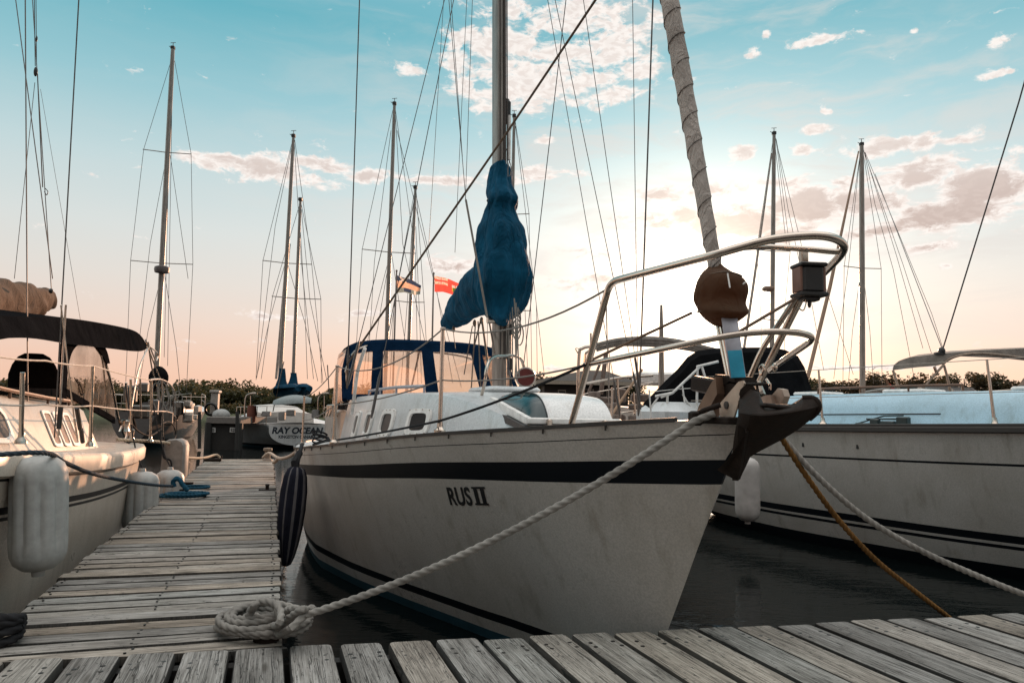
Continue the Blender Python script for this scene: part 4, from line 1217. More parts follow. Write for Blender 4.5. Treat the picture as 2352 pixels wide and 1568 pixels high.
    for i in range(3):
        ll.tube(sag(ups[i], ups[i + 1], sg_[i]), .0048, 6); ll.tube(sag(mids[i], mids[i + 1], .03), .0048, 6)
    for k in (1,):
        ll.tube(sag(S_(1392, 660, .46), h.P(4.2, 1.40, zs(4.2) + .62), .05), .0045, 6)
        ll.tube(sag(S_(1400, 830, .46), h.P(4.2, 1.40, zs(4.2) + .31), .02), .0045, 6)
    ll.build('lifeline', plain('lifeline_wire', (.20, .17, .15), .5, .3), root)
    for s, t in ((1.44, 4.2), (1.5, 6.6)):
        m = MB(); b = h.P(t, s, zs(t)); m.tube([b, b + Z * .62], .0125, 10); m.build('stanchion', STEEL, root)
    # a line running from the pulpit along the deck edge, and one through the pulpit
    rn = MB(); rn.tube(sag(S_(1343, 838, -.46), S_(1010, 966, -.88), .015), .0075, 8); rn.tube(sag(S_(1010, 966, -.88), h.P(4.25, -1.40, zs(4.25) + .05), .01), .0075, 8)
    rn.build('furling_line', ROPE_DK, root)
    rn = MB(); rn.tube([S_(1347, 832, -.42), S_(1590, 718, -.05)], .0065, 8); rn.tube([S_(1700, 760, .02), S_(1836, 680, .30)], .0065, 8); rn.build('furling_line', plain('tan_line', (.14, .09, .06), .8), root)
    # ---- stemhead fitting, roller cheeks
    sh = MB()
    zq = lambda x, y: (1515.9 + .2637 * x, 780.9 + .2637 * y)
    def zp(x, y, s): u, v = zq(x, y); return S_(u, v, s)
    ch = [zp(x, y, -.07) for x, y in ((690, 362), (728, 352), (740, 378), (645, 690), (530, 702), (522, 560))]
    sh.slab(ch, .008); sho = sh.build('roller_cheek', BEIGE, root)
    ho = MB(); c = zp(588, 566, -.07) - h.n * .005; ho.lathe(c, [(.016, 0), (.016, .003), (0, .003)], axis=-h.n, n=14); ho.build('bolt_hole', IRON, sho)
    sh = MB(); sh.slab([zp(x, y, .03) for x, y in ((560, 300), (735, 320), (745, 372), (690, 362), (560, 480))], .10)
    sh.tube([zp(700, 385, -.07), zp(925, 382, .10)], .007, 8)
    sh.box(zp(640, 700, -.02), .22, .2, .03, h.d, h.n, ch=.005)
    sh.build('stem_fitting', RUST, root)
    sl = MB(); sl.slab([zp(x, y, -.02) for x, y in ((545, 320), (560, 470), (440, 690), (365, 700), (395, 580), (505, 380))], .07); sl.build('stem_strap', plain('bronze_strap', (.16, .10, .065), .55, .4), root)
    fk = MB()
    fk.tube([zp(285, 655, -.16), zp(400, 605, -.14), zp(525, 565, -.10)], .011, 8); fk.box(zp(310, 680, -.16), .05, .05, .06, h.d, h.n, ch=.008)
    fk.build('bow_chock', RUST, root)
    pc = MB(); pc.slab([zp(x, y, .26) for x, y in ((988, 492), (1050, 420), (1090, 430), (1108, 490), (1080, 568), (1015, 572))], .03); pc.slab([zp(x, y, .24) for x, y in ((905, 500), (925, 480), (985, 478), (1010, 570), (905, 560))], .03)
    pc.build('port_chock', plain('pitted_alloy', (.40, .30, .24), .45, .4, .4), root)
    tk = MB()   # shackles and turnbuckles at the foot of the pulpit leg
    tk.tube(spline([zp(880, 300, .15), zp(870, 250, .15), zp(895, 215, .15), zp(905, 260, .15), zp(890, 310, .15)], 5), .006, 6)
    tk.tube([zp(925, 340, .12), zp(960, 390, .12), zp(958, 432, .12)], .006, 6); tk.tube([zp(850, 360, .1), zp(880, 480, .1)], [.012, .02], 8); tk.ball(zp(1000, 235, .2), .012, .012, .02, nu=8, nv=6)
    tk.each('shackle', STEEL, root)
    # cockpit clutter behind the dodger seen at its left: fender on the rail, ropes, winch
    cw = MB(); c = h.P(5.0, -1.02, 1.17)
    for t in (6.5, 6.9): cw.lathe(h.P(t, -1.12, 1.38), [(.06, -.02), (.045, .05), (.055, .12), (.03, .13), (0, .13)], n=14)
    cw.each('winch', STEEL, root)
    rp = MB()
    for k in range(5):
        c = h.P(5.9 + .1 * k, -1.28, 1.07 + .02 * k)
        rp.tube([c + h.d * .12 * math.cos(q) + h.n * .09 * math.sin(q) + Z * (.02 + .03 * math.sin(q + k)) for q in [2 * math.pi * i / 14 for i in range(15)]], .010, 6)
    rp.build('sheet_coil', ROPE_DK, root)
    return root
CENTER = build_center_boat()

# ---- the anchor on its bow roller
def build_anchor():
    zq = lambda x, y: (1515.9 + .2637 * x, 780.9 + .2637 * y)
    def zp(x, y, s): u, v = zq(x, y); return RUS.at(u, v, s)
    c = zp(850, 760, -.02)
    root = thing('anchor', 'dark rusty plough anchor hanging from the bow roller of the white sailboat', 'anchor', c)
    # twin-bladed share folded along a ridge, tip out to the right
    m = MB()
    heel, hinge, neck = zp(702, 512, -.06), zp(800, 440, -.03), zp(890, 560, -.02)
    tipa, tipb, low = zp(1262, 503, .05), zp(1378, 545, .06), zp(1372, 618, .06)
    e1, e2, cor, cor2 = zp(1230, 742, .04), zp(830, 972, .0), zp(690, 1216, -.02), zp(600, 1196, -.03)
    top = [zp(702, 512, -.07), zp(742, 468, -.06), zp(800, 440, -.05), zp(860, 462, -.05), zp(888, 556, -.04), zp(1020, 568, .0), zp(1150, 572, .02), zp(1258, 506, .03), zp(1335, 508, .05), zp(1379, 552, .06)]
    rid = [zp(698, 640, -.13), zp(740, 640, -.135), zp(800, 650, -.14), zp(870, 656, -.13), zp(930, 655, -.12), zp(1030, 645, -.09), zp(1130, 632, -.06), zp(1230, 612, -.02), zp(1310, 595, .02), zp(1381, 572, .06)]
    low = [zp(640, 1214, -.03), zp(690, 1216, -.03), zp(730, 1110, -.03), zp(775, 1008, -.02), zp(840, 968, -.01), zp(960, 905, .01), zp(1080, 842, .03), zp(1200, 765, .04), zp(1300, 685, .05), zp(1374, 612, .06)]
    def between(a, b, n, bow):
        return [[p + (q - p) * (k / n) - RUS.n * bow * math.sin(math.pi * k / n) for k in range(n + 1)] for p, q in zip(a, b)]
    m.grid(between(top, rid, 4, .0)); m.grid(between(rid, low, 6, .012))
    share = m.build('share', RUST, root)
    sd = share.modifiers.new('thick', 'SOLIDIFY'); sd.thickness = .014; sd.offset = 0
    bv = share.modifiers.new('edge', 'BEVEL'); bv.width = .003; bv.segments = 2
    e = MB(); e.tube(spline([top[7] + RUS.n * -.01, top[8], top[9], low[9], low[8]], 5), .011, 8); e.tube(spline(rid, 4), .007, 6); e.build('edge_bar', RUST, root)
    b = MB()   # the second blade, turned towards the stem
    pl = [zp(695, 520, -.07), zp(692, 720, -.12), zp(690, 900, -.12), zp(600, 1030, -.10), zp(508, 1120, -.06), zp(560, 1150, -.05), zp(690, 1216, -.03), zp(760, 800, -.13)]
    b.slab(pl, .018); b.build('blade', RUST, root)
    r = MB(); r.tube([zp(770, 575, -.10), zp(930, 568, -.09), zp(1060, 588, -.05), zp(1180, 600, .0)], .0085, 8); r.build('tripping_bar', RUST, root)
    s = MB(); a0 = zp(800, 470, .0); a1 = zp(690, 350, .0) + RUS.d * .35
    s.box((a0 + a1) / 2, (a1 - a0).length, .035, .07, (a1 - a0).normalized(), RUS.n, ch=.008); s.tube([zp(770, 470, -.06), zp(770, 470, .06)], .035, 12)
    s.build('shank', RUST, root)
build_anchor()
# ================================================================== the sailboat on the left of the finger dock
_k = (PZ(375, 1090, DOCK_Z) - FL).dot(D)
LSIDE = FL - NR * .15                                   # plane of its dock-side topsides
LB = 1.62
LSTERN = LSIDE - NR * LB + D * 5.75
LEFT = Hull(LSTERN - D * 9.6, D, 9.6,
            [(0, .02), (.5, .45), (1.5, .95), (2.7, 1.32), (4.2, 1.55), (5.5, 1.62), (7.2, 1.62), (8.6, 1.57), (9.3, 1.48), (9.6, 1.38)],
            [(0, 1.55), (2, 1.36), (4, 1.20), (5.3, 1.12), (6.5, 1.05), (8, 1.0), (9.6, .99)],
            [(0, 1.5), (.5, .6), (1.0, .0), (2, -.4), (5, -.7), (8, -.5), (9.6, .05)],
            [(0, 1), (1.5, .7), (3, .25), (4.5, .09), (7, .05), (9.6, .09)])
def lat(u, v, s): return LEFT.at(u, v, s)
def build_left_boat():
    h = LEFT; zs = h.zs
    root = thing('sailboat', 'cream sailboat at the left with a black canopy and tan sail cover', 'sailboat', h.P(5, 0, 0))
    lv = [lambda t: zs(t), lambda t: zs(t) - .03, lambda t: zs(t) - .13, lambda t: zs(t) - .145, lambda t: zs(t) - .285, lambda t: zs(t) - .325, lambda t: zs(t) - .34, lambda t: zs(t) - .36, lambda t: .16, lambda t: .08, lambda t: -9]
    cream = gelcoat('cream_gelcoat', (.62, .535, .45))
    h.skin(lv, [cream, cream, NAVY, cream, NAVY, cream, NAVY, cream, NAVY, BOTTOM], root,
           names=['hull', 'hull', 'rub_line', 'hull', 'side_stripe', 'hull', 'side_stripe', 'hull', 'boot_stripe', 'hull_bottom'])
    h.deck(root, cream)
    gw = MB(); rows = []
    for t in h.stations():
        if t < .3: continue
        b = h.b(t); z = zs(t)
        rows.append([h.P(t, b + .002, z - .13), h.P(t, b + .035, z - .115), h.P(t, b + .04, z - .02), h.P(t, b + .02, z + .012), h.P(t, b - .06, z + .018), h.P(t, b - .09, z)])
    gw.grid(rows, 0, True, False, False); gw.build('gunwale', cream, root)
    # cabin trunk: sides slope in, two windows and a panel of lights
    wc = [(3.0, .5), (4.2, 1.0), (5.5, 1.12), (8.3, 1.14)]
    def side(t, g, off=0): 
        w = lerp_tab(wc, t); return h.P(t, w * (1.08 - .16 * g) + off, zs(t) + .0 + .42 * g)
    cb = MB(); rows = []
    for i in range(22):
        t = 3.0 + 5.3 * i / 21
        r = [side(t, 0), side(t, .5), side(t, .92), side(t, 1.0, -.03)]
        top = [h.P(t, f * lerp_tab(wc, t) * .85, zs(t) + .47 + .04 * (1 - f * f)) for f in (.9, .4, 0, -.4, -.9)]
        rows.append(r + top + [h.P(t, -lerp_tab(wc, t) * 1.08, zs(t))])
    cb.grid(rows); cb.add(rows[-1], [tuple(range(len(rows[-1])))]); cb.build('cabin_trunk', cream, root)
    def oval(ta, tb, ga, gb, off, e=4, n=24):
        out = []
        for i in range(n):
            q = 2 * math.pi * i / n; c, s = math.cos(q), math.sin(q); k = (abs(c) ** e + abs(s) ** e) ** (-1 / e)
            out.append(side((ta + tb) / 2 + (tb - ta) / 2 * c * k, (ga + gb) / 2 + (gb - ga) / 2 * s * k, off))
        return out
    for ta, tb in ((4.05, 4.7), (5.15, 5.75)):
        f = MB(); f.grid([oval(ta - .06, tb + .06, .16, .84, .002), oval(ta - .05, tb + .05, .18, .82, .018), oval(ta, tb, .26, .74, .018), oval(ta, tb, .26, .74, .002)], 0, False, True)
        w = f.build('window', WHITE, root); g = MB(); g.add(oval(ta, tb, .26, .74, .008), [tuple(range(24))]); g.build('pane', DARKGLASS, w)
    f = MB()
    for ta, tb in ((6.75, 7.0), (7.06, 7.3), (7.36, 7.6)):
        f.grid([oval(ta, tb, .14, .86, .004, 10), oval(ta, tb, .14, .86, .015, 10), oval(ta + .03, tb - .03, .2, .8, .015, 10), oval(ta + .03, tb - .03, .2, .8, .006, 10)], 0, False, True)
    w = f.build('louvre_panel', WHITE, root)
    g = MB()
    for ta, tb in ((6.75, 7.0), (7.06, 7.3), (7.36, 7.6)): g.add(oval(ta + .03, tb - .03, .2, .8, .008, 10), [tuple(range(24))])
    g.build('pane', plain('amber_pane', (.35, .20, .12), .15), w)
    hr = MB(); q = [side(t, 1.0, -.03) + Z * .06 for t in (4.2, 5.2, 6.2, 7.2, 7.9)]; hr.tube(q, .016, 8)
    for p in q: hr.tube([p, p - Z * .06], .012, 6)
    hr.build('handrail', TEAK, root)
    # dodger: black canvas over clear windows
    sd = .95
    def dk(u, v, s=sd): return lat(u, v, s)
    dg = MB()
    arch = [dk(150, 945), dk(150, 880), dk(158, 820), dk(176, 792), dk(205, 785), dk(226, 806), dk(243, 835)]
    inner = [dk(136, 945), dk(137, 880), dk(140, 800), dk(158, 778), dk(212, 770), dk(240, 800), dk(250, 834)]
    def strip(mb, a, b, th=.03):
        for i in range(len(a) - 1):
            mb.slab([a[i], a[i + 1], b[i + 1], b[i]], th)
    strip(dg, spline(arch, 5), spline(inner, 5))
    dg.slab([dk(-70, 905), dk(150, 908), dk(245, 962), dk(262, 972), dk(262, 958), dk(152, 893), dk(-70, 887)], .03)
    dgo = dg.build('dodger', BLACK_CANVAS, root)
    vn = MB(); rows = []
    a = spline([dk(150, 935), dk(152, 880), dk(160, 815), dk(178, 790), dk(206, 784), dk(226, 806), dk(243, 838), dk(258, 895), dk(266, 962)], 4)
    base = dk(200, 920)
    vn.add(a + [base], [(i, i + 1, len(a)) for i in range(len(a) - 1)])
    rows = [[lat(u, v, sd - k * 1.9) for u, v in ((243, 838), (262, 900), (272, 965))] for k in (0, .33, .66, 1)]
    vn.grid(rows)
    vn.build('dodger_window', VINYL, dgo)
    pp = MB(); pp.tube(spline([dk(243, 836), dk(258, 890), dk(272, 960), dk(290, 1012)], 5), .018, 8); pp.tube(spline([dk(232, 815), dk(238, 850), dk(246, 960)], 5), .010, 6)
    pp.build('dodger_hoop', STEEL, dgo)
    zp_ = MB(); zp_.tube(spline([dk(171, 868), dk(180, 884), dk(184, 903), dk(190, 905), dk(187, 890), dk(176, 870)], 4), .006, 6); zp_.build('strap', BLACK_CANVAS, dgo)
    # bimini
    bi = MB(); rows = []
    edge = spline([dk(-90, 722, .95), dk(60, 727, .95), dk(160, 731, .95), dk(250, 745, .95), dk(305, 758, .95), dk(325, 772, .95), dk(336, 790, .95)], 5)
    low = spline([dk(-90, 782, 1.05), dk(60, 776, 1.05), dk(160, 790, 1.05), dk(250, 800, 1.05), dk(300, 806, 1.05), dk(325, 806, 1.05), dk(338, 800, 1.05)], 5)
    far = [p - NR * 1.9 for p in edge]; farl = [p - NR * 2.1 for p in low]; mid = [(p + q) / 2 + Z * .08 for p, q in zip(edge, far)]
    bi.grid([low, edge, mid, far, farl]); bi.build('bimini', BLACK_CANVAS, root)
    bf = MB()
    for pts in ([dk(334, 780), dk(352, 830), dk(372, 880), dk(378, 900)], [dk(344, 792), dk(318, 850), dk(298, 960), dk(290, 1010)], [dk(343, 795), dk(362, 812), dk(358, 828), dk(346, 800)], [dk(340, 784), dk(350, 850), dk(366, 905)]):
        bf.tube(spline(pts, 5), .0125, 8)
    bf.build('bimini_frame', STEEL, root)
    # instruments seen through the windows
    ob = MB(); rows = []
    c = lat(80, 852, .1); k = c.y / F
    prof = [(812, 20), (820, 34), (838, 46), (860, 54), (880, 55), (893, 54)]
    rows = [[lat(78, v, .1) + Vector((math.cos(q) * w * k, math.sin(q) * w * k * .7, 0)) for q in [2 * math.pi * i / 20 for i in range(20)]] for v, w in prof]
    ob.grid(rows, 0, True, True, True); ob.build('hatch_turtle', BLACK_CANVAS, root)
    # boom with tan cover at the upper left
    bm = MB(); rows = []
    sp_ = [(-140, 690, 66), (-60, 688, 58), (0, 690, 49), (40, 692, 44), (70, 693, 39), (92, 692, 33), (108, 691, 26), (118, 690, 18), (121, 690, 10)]
    pts = [lat(u, v, .0) for u, v, _ in sp_]; ax = (pts[-1] - pts[0]).normalized(); w = ax.cross(h.n)
    for (u, v, r_), c in zip(sp_, pts):
        kk = c.y / F * r_; rows.append([c + h.n * math.cos(q) * kk * .6 + w * math.sin(q) * kk for q in [2 * math.pi * i / 30 for i in range(30)]])
    fine = []
    for i in range(len(rows) - 1):
        for j in range(6): fine.append([a + (b - a) * (j / 6) for a, b in zip(rows[i], rows[i + 1])])
    fine.append(rows[-1])
    bm.grid(fine, 0, True, True, True); sc_ = bm.build('sail_cover', TAN_CANVAS, root)
    tx = bpy.data.textures.new('tan_folds', 'WOOD'); tx.noise_scale = .25; tx.wood_type = 'BANDNOISE'; tx.turbulence = 7
    dm = sc_.modifiers.new('d', 'DISPLACE'); dm.texture = tx; dm.strength = .04; dm.mid_level = .5
    be = MB(); be.tube([lat(-140, 735, 0), lat(60, 728, 0), lat(116, 706, 0)], .03, 8); be.ball(lat(118, 700, 0), .03, .03, .05); be.tube(spline([lat(72, 735, .05), lat(80, 747, .05), lat(92, 738, .05), lat(97, 725, .05)], 5), .006, 5)
    be.build('boom', ALU, root)
    # standing rigging and running lines
    def wire(nm, pts, r_, mat=WIRE):
        w = MB(); w.tube(pts, r_, 6); return w.build(nm, mat, root)
    def ext(u0, v0, u1, v1, v): return u0 + (u1 - u0) * (v - v0) / (v1 - v0)
    s1 = 1.30
    for (u0, v0, u1, v1, ve, r_, s) in ((181, 0, 140, 735, 1005, .0055, 1.38), (58, 0, 62, 640, 930, .005, 1.0), (36, 0, 109, 551, 640, .0045, .9), (86, 176, 118, 665, 665, .0055, .05), (80, 190, 33, 640, 640, .003, .6), (93, 205, 183, 725, 735, .0028, .2)):
        b = lat(ext(u0, v0, u1, v1, ve), ve, s); a = P(ext(u0, v0, u1, v1, -350), -350, b.y)
        if r_ == .0028 or r_ == .003: a = P(u0, v0, b.y)
        wire('shroud' if r_ > .003 else 'topping_lift', [a, b], r_)
    bk = MB(); b_ = lat(82, 165, .05); bk.ball(b_, .022, .022, .06); bk.tube([P(74, -300, b_.y), P(81, 152, b_.y)], .005, 6); bk.tube([P(80, -300, b_.y), P(84, 150, b_.y)], .004, 6); bk.ball(P(84, 90, b_.y), .012, .012, .04, nu=8, nv=6)
    bk.tube([P(86, 170, b_.y), P(98, 430, b_.y)], .006, 6); bk.tube(spline([P(103, 432, b_.y), P(110, 440, b_.y), P(107, 448, b_.y), P(102, 440, b_.y)], 4), .005, 5); bk.ball(P(117, 668, b_.y), .025, .025, .03, nu=8, nv=6)
    bk.each('mainsheet_block', IRON, root)
    for (u0, v0, u1, v1, s) in ((151, 700, 134, 1000, 1.38), (140, 700, 170, 960, 1.38), (170, 960, 178, 1010, 1.40)):
        wire('shroud', [lat(u0, v0, s), lat(u1, v1, s)], .008 if v1 > 990 else .006, STEEL)
    tb = MB()
    for (u0, v0, u1, v1) in ((140, 930, 135, 985), (176, 935, 184, 985), (186, 985, 190, 1015)):
        tb.tube([lat(u0, v0, 1.40), lat(u1, v1, 1.40)], .018, 8)
    tb.each('turnbuckle', IRON, root)
    # stanchions, rails, lifelines
    tips = []
    for ub, vb, ut, vt in ((48, 1015, 52, 855), (207, 1022, 213, 840), (345, 1012, 348, 873)):
        b = lat(ub, vb, 1.50); t = lat(ut, vt, 1.50); m = MB(); m.tube([b, t], .0135, 10); m.lathe(b, [(.035, -.01), (.032, .012), (.018, .03), (.016, .07)], n=12); m.build('stanchion', STEEL, root); tips.append((b, t))
    ll = MB()
    q = [lat(-40, 812, 1.5)] + [t for _, t in tips]; q[1] = q[0] + (q[2] - q[0]) * .45
    for a, b in zip(q, q[1:]): ll.tube(sag(a, b, .01), .006, 6)
    q = [lat(-40, 925, 1.5)] + [b + (t - b) * .5 for b, t in tips]; q[1] = q[0] + (q[2] - q[0]) * .45
    for a, b in zip(q, q[1:]): ll.tube(sag(a, b, .01), .006, 6)
    ll.build('lifeline', plain('lifeline_cover', (.50, .44, .38), .6), root)
    rl = MB()
    S = 1.34
    rl.tube(spline([lat(345, 872, 1.45), lat(372, 872, 1.35), lat(392, 884, 1.0), lat(402, 900, .4), lat(398, 905, -.6)], 5), .0135, 8)
    rl.tube(spline([lat(345, 945, 1.45), lat(380, 945, 1.3), lat(396, 950, .8), lat(404, 960, .2), lat(400, 962, -.6)], 5), .0125, 8)
    for u, v0, v1, s in ((372, 872, 1010, 1.3), (398, 895, 1000, .7), (404, 905, 990, 0), (300, 870, 1010, 1.48), (290, 878, 940, 1.2), (322, 870, 960, 1.1)):
        rl.tube([lat(u, v0, s), lat(u + 2, v1, s)], .0125, 8)
    rl.build('stern_rail', STEEL, root)
    # coiled ropes, outboard bracket and hoses hung on the stern rail
    rp = MB(); rr = random.Random(12)
    for k in range(8):
        u = 362 + 7 * k; c = lat(u, 905 + rr.uniform(-12, 30), 1.25 - .1 * k); w, hh = rr.uniform(.05, .09), rr.uniform(.13, .26)
        rp.tube([c + h.d * w * math.cos(q) * .4 + h.n * w * math.cos(q + .5) + Z * hh * math.sin(q) for q in [2 * math.pi * i / 18 for i in range(19)]], .010, 6)
    rp.each('hung_rope', ROPE, root)
    rp = MB()
    rp.tube(spline([lat(368, 975, 1.2), lat(388, 968, 1.1), lat(400, 980, 1.0), lat(404, 1000, 1.0), lat(392, 1020, 1.05)], 5), .013, 8)
    rp.tube(spline([lat(300, 970, 1.2), lat(318, 990, 1.2), lat(345, 1000, 1.2), lat(370, 985, 1.2)], 5), .012, 8)
    rp.tube(spline([lat(305, 890, 1.0), lat(300, 930, 1.0), lat(312, 985, 1.0)], 5), .02, 8)
    rp.build('hose', ROPE_DK, root)
    ot = MB(); c = lat(320, 880, .2)
    for (u, v, s, a, b, d) in ((300, 905, .6, .22, .2, .3), (330, 890, .1, .3, .2, .22), (322, 945, .9, .25, .3, .22), (352, 935, .5, .2, .2, .34), (385, 960, .8, .16, .2, .3)):
        ot.box(lat(u, v, s), a, b, d, h.d, h.n, ch=.03)
    ot.each('cockpit_locker', plain('locker_vinyl', (.10, .09, .08), .5), root)
    wb = MB()
    for u, v, s in ((286, 980, 1.0), (298, 1000, 1.05)): wb.lathe(lat(u, v, s), [(.07, -.06), (.05, 0), (.06, .08), (.03, .1), (0, .1)], n=14)
    wb.each('winch', STEEL, root)
    return root
LEFTB = build_left_boat()

# ================================================================== the sailboat on the right
_a = P(1490, 1180, 11.6); _b = PZ(2352, 1350, 0.02)
_wa = PZ(1662, 1215, .02)
RDIR = Vector((_b.x - _wa.x, _b.y - _wa.y, 0)).normalized()          # from its stern towards its bow (towards the camera)
RN = Vector((-RDIR.y, RDIR.x, 0)) 
if RN.x < 0: RN = -RN                                                  # away from the viewer
RBEAM = 1.62
_st = Vector((_wa.x, _wa.y, 0)) - RDIR * 2.1 + RN * RBEAM
RL = 9.8
RIGHT = Hull(_st + RDIR * RL, -RDIR, RL,
             [(0, .02), (.4, .34), (1.0, .72), (1.8, 1.10), (2.8, 1.42), (4.2, 1.62), (6, 1.68), (8, 1.62), (9, 1.5), (9.8, 1.32)],
             [(0, 1.56), (2, 1.49), (4, 1.42), (6, 1.37), (8, 1.33), (9.8, 1.32)],
             [(0, 1.5), (.35, .8), (.8, .2), (1.2, -.1), (2.2, -.35), (5, -.5), (8, -.25), (9.8, .2)],
             [(0, 1), (1.5, .8), (3, .4), (5, .2), (7, .18), (9.8, .36)])
RSG = 1 if RIGHT.n.dot(RN) < 0 else -1                                 # side of the hull that faces the camera
def rat(u, v, s): return RIGHT.at(u, v, RSG * s)
print('RIGHT', RDIR, RSG, _wa, _b)
def build_right_boat():
    h = RIGHT; zs = h.zs
    root = thing('sailboat', 'large pale sailboat on the right with thin dark hull stripes and a black cockpit enclosure', 'sailboat', h.P(5, 0, 0))
    lv = [lambda t: zs(t), lambda t: zs(t) - .33, lambda t: zs(t) - .352, lambda t: .42, lambda t: .345, lambda t: .318, lambda t: .285, lambda t: .12, lambda t: -9]
    h.skin(lv, [GEL, NAVY, GEL, NAVY, GEL, NAVY, GEL, NAVY], root,
           names=['hull', 'pin_stripe', 'hull', 'boot_stripe', 'hull', 'boot_stripe', 'hull', 'hull_bottom'])
    h.deck(root, DECK)
    rub = MB(); rows = []
    for t in h.stations():
        if t < .2: continue
        for sg in (RSG,):
            b = h.b(t); z = zs(t)
            rows.append([h.P(t, sg * (b + .003), z - .055), h.P(t, sg * (b + .035), z - .045), h.P(t, sg * (b + .035), z - .005), h.P(t, sg * (b + .012), z + .004), h.P(t, sg * (b + .012), z + .03), h.P(t, sg * (b - .03), z + .034), h.P(t, sg * (b - .04), z)])
    rub.grid(rows, 0, False); rub.build('rub_rail', plain('dark_rubber', (.035, .028, .024), .55), root)
    # raised cabin: long sloping side, flat top with hatches
    wc = [(1.6, .25), (2.4, .72), (3.4, 1.05), (4.6, 1.22), (8.2, 1.26)]
    zt = [(1.6, 1.52), (2.4, 1.64), (3.4, 1.73), (4.6, 1.75), (6.5, 1.74), (8.2, 1.70)]
    cb = MB(); rows = []
    for i in range(30):
        t = 1.6 + 6.6 * i / 29; w = smooth_tab(wc, t); z1 = smooth_tab(zt, t); z0 = zs(t)
        rows.append([h.P(t, RSG * x, z) for x, z in ((w * 1.16, z0 - .01), (w * 1.08, z0 + (z1 - z0) * .55), (w, z1 - .035), (w * .95, z1), (w * .5, z1 + .03), (0, z1 + .04), (-w * .5, z1 + .03), (-w * .95, z1), (-w * 1.16, z0 - .01))])
    cb.grid(rows); cb.add(rows[-1], [tuple(range(9))]); cb.add(rows[0], [tuple(range(9))[::-1]])
    cb.build('cabin_trunk', gelcoat('sky_tinted_gelcoat', (.38, .58, .70)), root)  # sky reflection put into the base colour as a blue tint
    def top(t, f, dz=0):
        w = smooth_tab(wc, t); return h.P(t, RSG * f * w, smooth_tab(zt, t) + .03 + dz)
    for t, f, a, b in ((4.5, .2, .55, .5), (6.0, .15, .5, .5), (7.2, .3, .5, .4)):
        m = MB(); m.box(top(t, f, .025), a, b, .05, h.d, h.n, ch=.015); c = m.build('deck_hatch', WHITE, root)
        g = MB(); g.box(top(t, f, .054), a * .8, b * .8, .012, h.d, h.n, ch=.004); g.build('pane', TINT, c)
    hr = MB()
    for t0, t1, f in ((4.9, 6.6, .92), (3.0, 4.3, .9)):
        hr.tube([top(t0 + (t1 - t0) * k / 6, f, .045) for k in range(7)], .015, 8)
        for k in (0, 2, 4, 6): p = top(t0 + (t1 - t0) * k / 6, f, .045); hr.tube([p, p - Z * .06], .012, 6)
    hr.build('handrail', TEAK, root)
    gr = MB(); 
    def cside(t, g, off=.004):
        w = smooth_tab(wc, t); z1 = smooth_tab(zt, t); z0 = zs(t); return h.P(t, RSG * (w * (1.16 - .14 * g) + off), z0 + (z1 - z0) * g * .9)
    pts = [rat(2075, 954, 1.30), rat(2245, 956, 1.30)]
    gr.tube([cside(5.0 + .12 * i, .42, .006) for i in range(13)], .007, 6); gr.build('side_groove', IRON, root)
    # gear on the side deck (windlass control / blocks)
    bx = MB()
    for u, v, a, b, d in ((2075, 968, .12, .08, .10), (2040, 972, .16, .07, .05), (2010, 968, .10, .06, .06), (1985, 974, .2, .06, .03)):
        bx.box(rat(u, v, 1.52), a, b, d, h.d, h.n, ch=.01)
    bx.tube([rat(1960, 975, 1.52), rat(2030, 955, 1.5), rat(2075, 954, 1.5)], .008, 6); bx.tube([rat(1990, 962, 1.52), rat(2060, 962, 1.5)], .01, 6)
    bx.each('deck_block', plain('dark_green_metal', (.012, .025, .025), .4), root)
    # fairleads: two small dark drain holes in the topsides
    dr = MB()
    for u, v in ((1970, 1025), (1845, 1021)):
        r = ray(u, v)
        for i in range(900):
            p = CAM + r * (5 + i * .01); t, s = h.ts(p)
            if 0 < t < RL and abs(s) <= h.hb(t, p.z) and RSG * s > 0: dr.box(p, .03, .02, .05, h.d, h.n, ch=.004); break
    dr.each('drain', IRON, root)
    # stanchions and lifelines on the side towards the camera
    tips = []
    for ub, vb, ut, vt in ((1890, 975, 1881, 862), (2285, 978, 2270, 820)):
        b = rat(ub, vb, 1.58 if ub < 2000 else 1.46); t = b + Z * .62 + (rat(ut, vt, 1.5) - rat(ub, vt, 1.5)) * .8
        m = MB(); m.tube([b, t], [.016, .0115], 10); m.lathe(b, [(.05, -.01), (.05, .01), (.028, .03), (.02, .08)], n=12); m.build('stanchion', STEEL, root); tips.append((b, t))
    (b1, t1), (b2, t2) = tips
    ll = MB(); e = (t2 - t1) * .9
    ll.tube([t1 - (t2 - t1) * 1.1, t1, t2, t2 + e], .0042, 6); m1, m2 = (b1 + t1) / 2, (b2 + t2) / 2; ll.tube([m1 - (m2 - m1) * 1.1, m1, m2, m2 + (m2 - m1) * .9], .0042, 6)
    ll.build('lifeline', plain('lifeline_pale', (.40, .34, .29), .6), root)
    # black cockpit enclosure near its stern
    en = MB(); Yc = rat(1670, 900, .4).y
    sil = [(1470, 962), (1480, 925), (1500, 905), (1528, 876), (1555, 850), (1578, 822), (1600, 808), (1640, 802), (1720, 800), (1770, 800), (1800, 806), (1828, 820), (1843, 845), (1862, 905), (1870, 962)]
    def ar(f, s):
        k = int(f); q = f - k
        a, b = sil[min(k, len(sil) - 1)], sil[min(k + 1, len(sil) - 1)]
        u, v = a[0] + (b[0] - a[0]) * q, a[1] + (b[1] - a[1]) * q
        return u, v
    rows = []
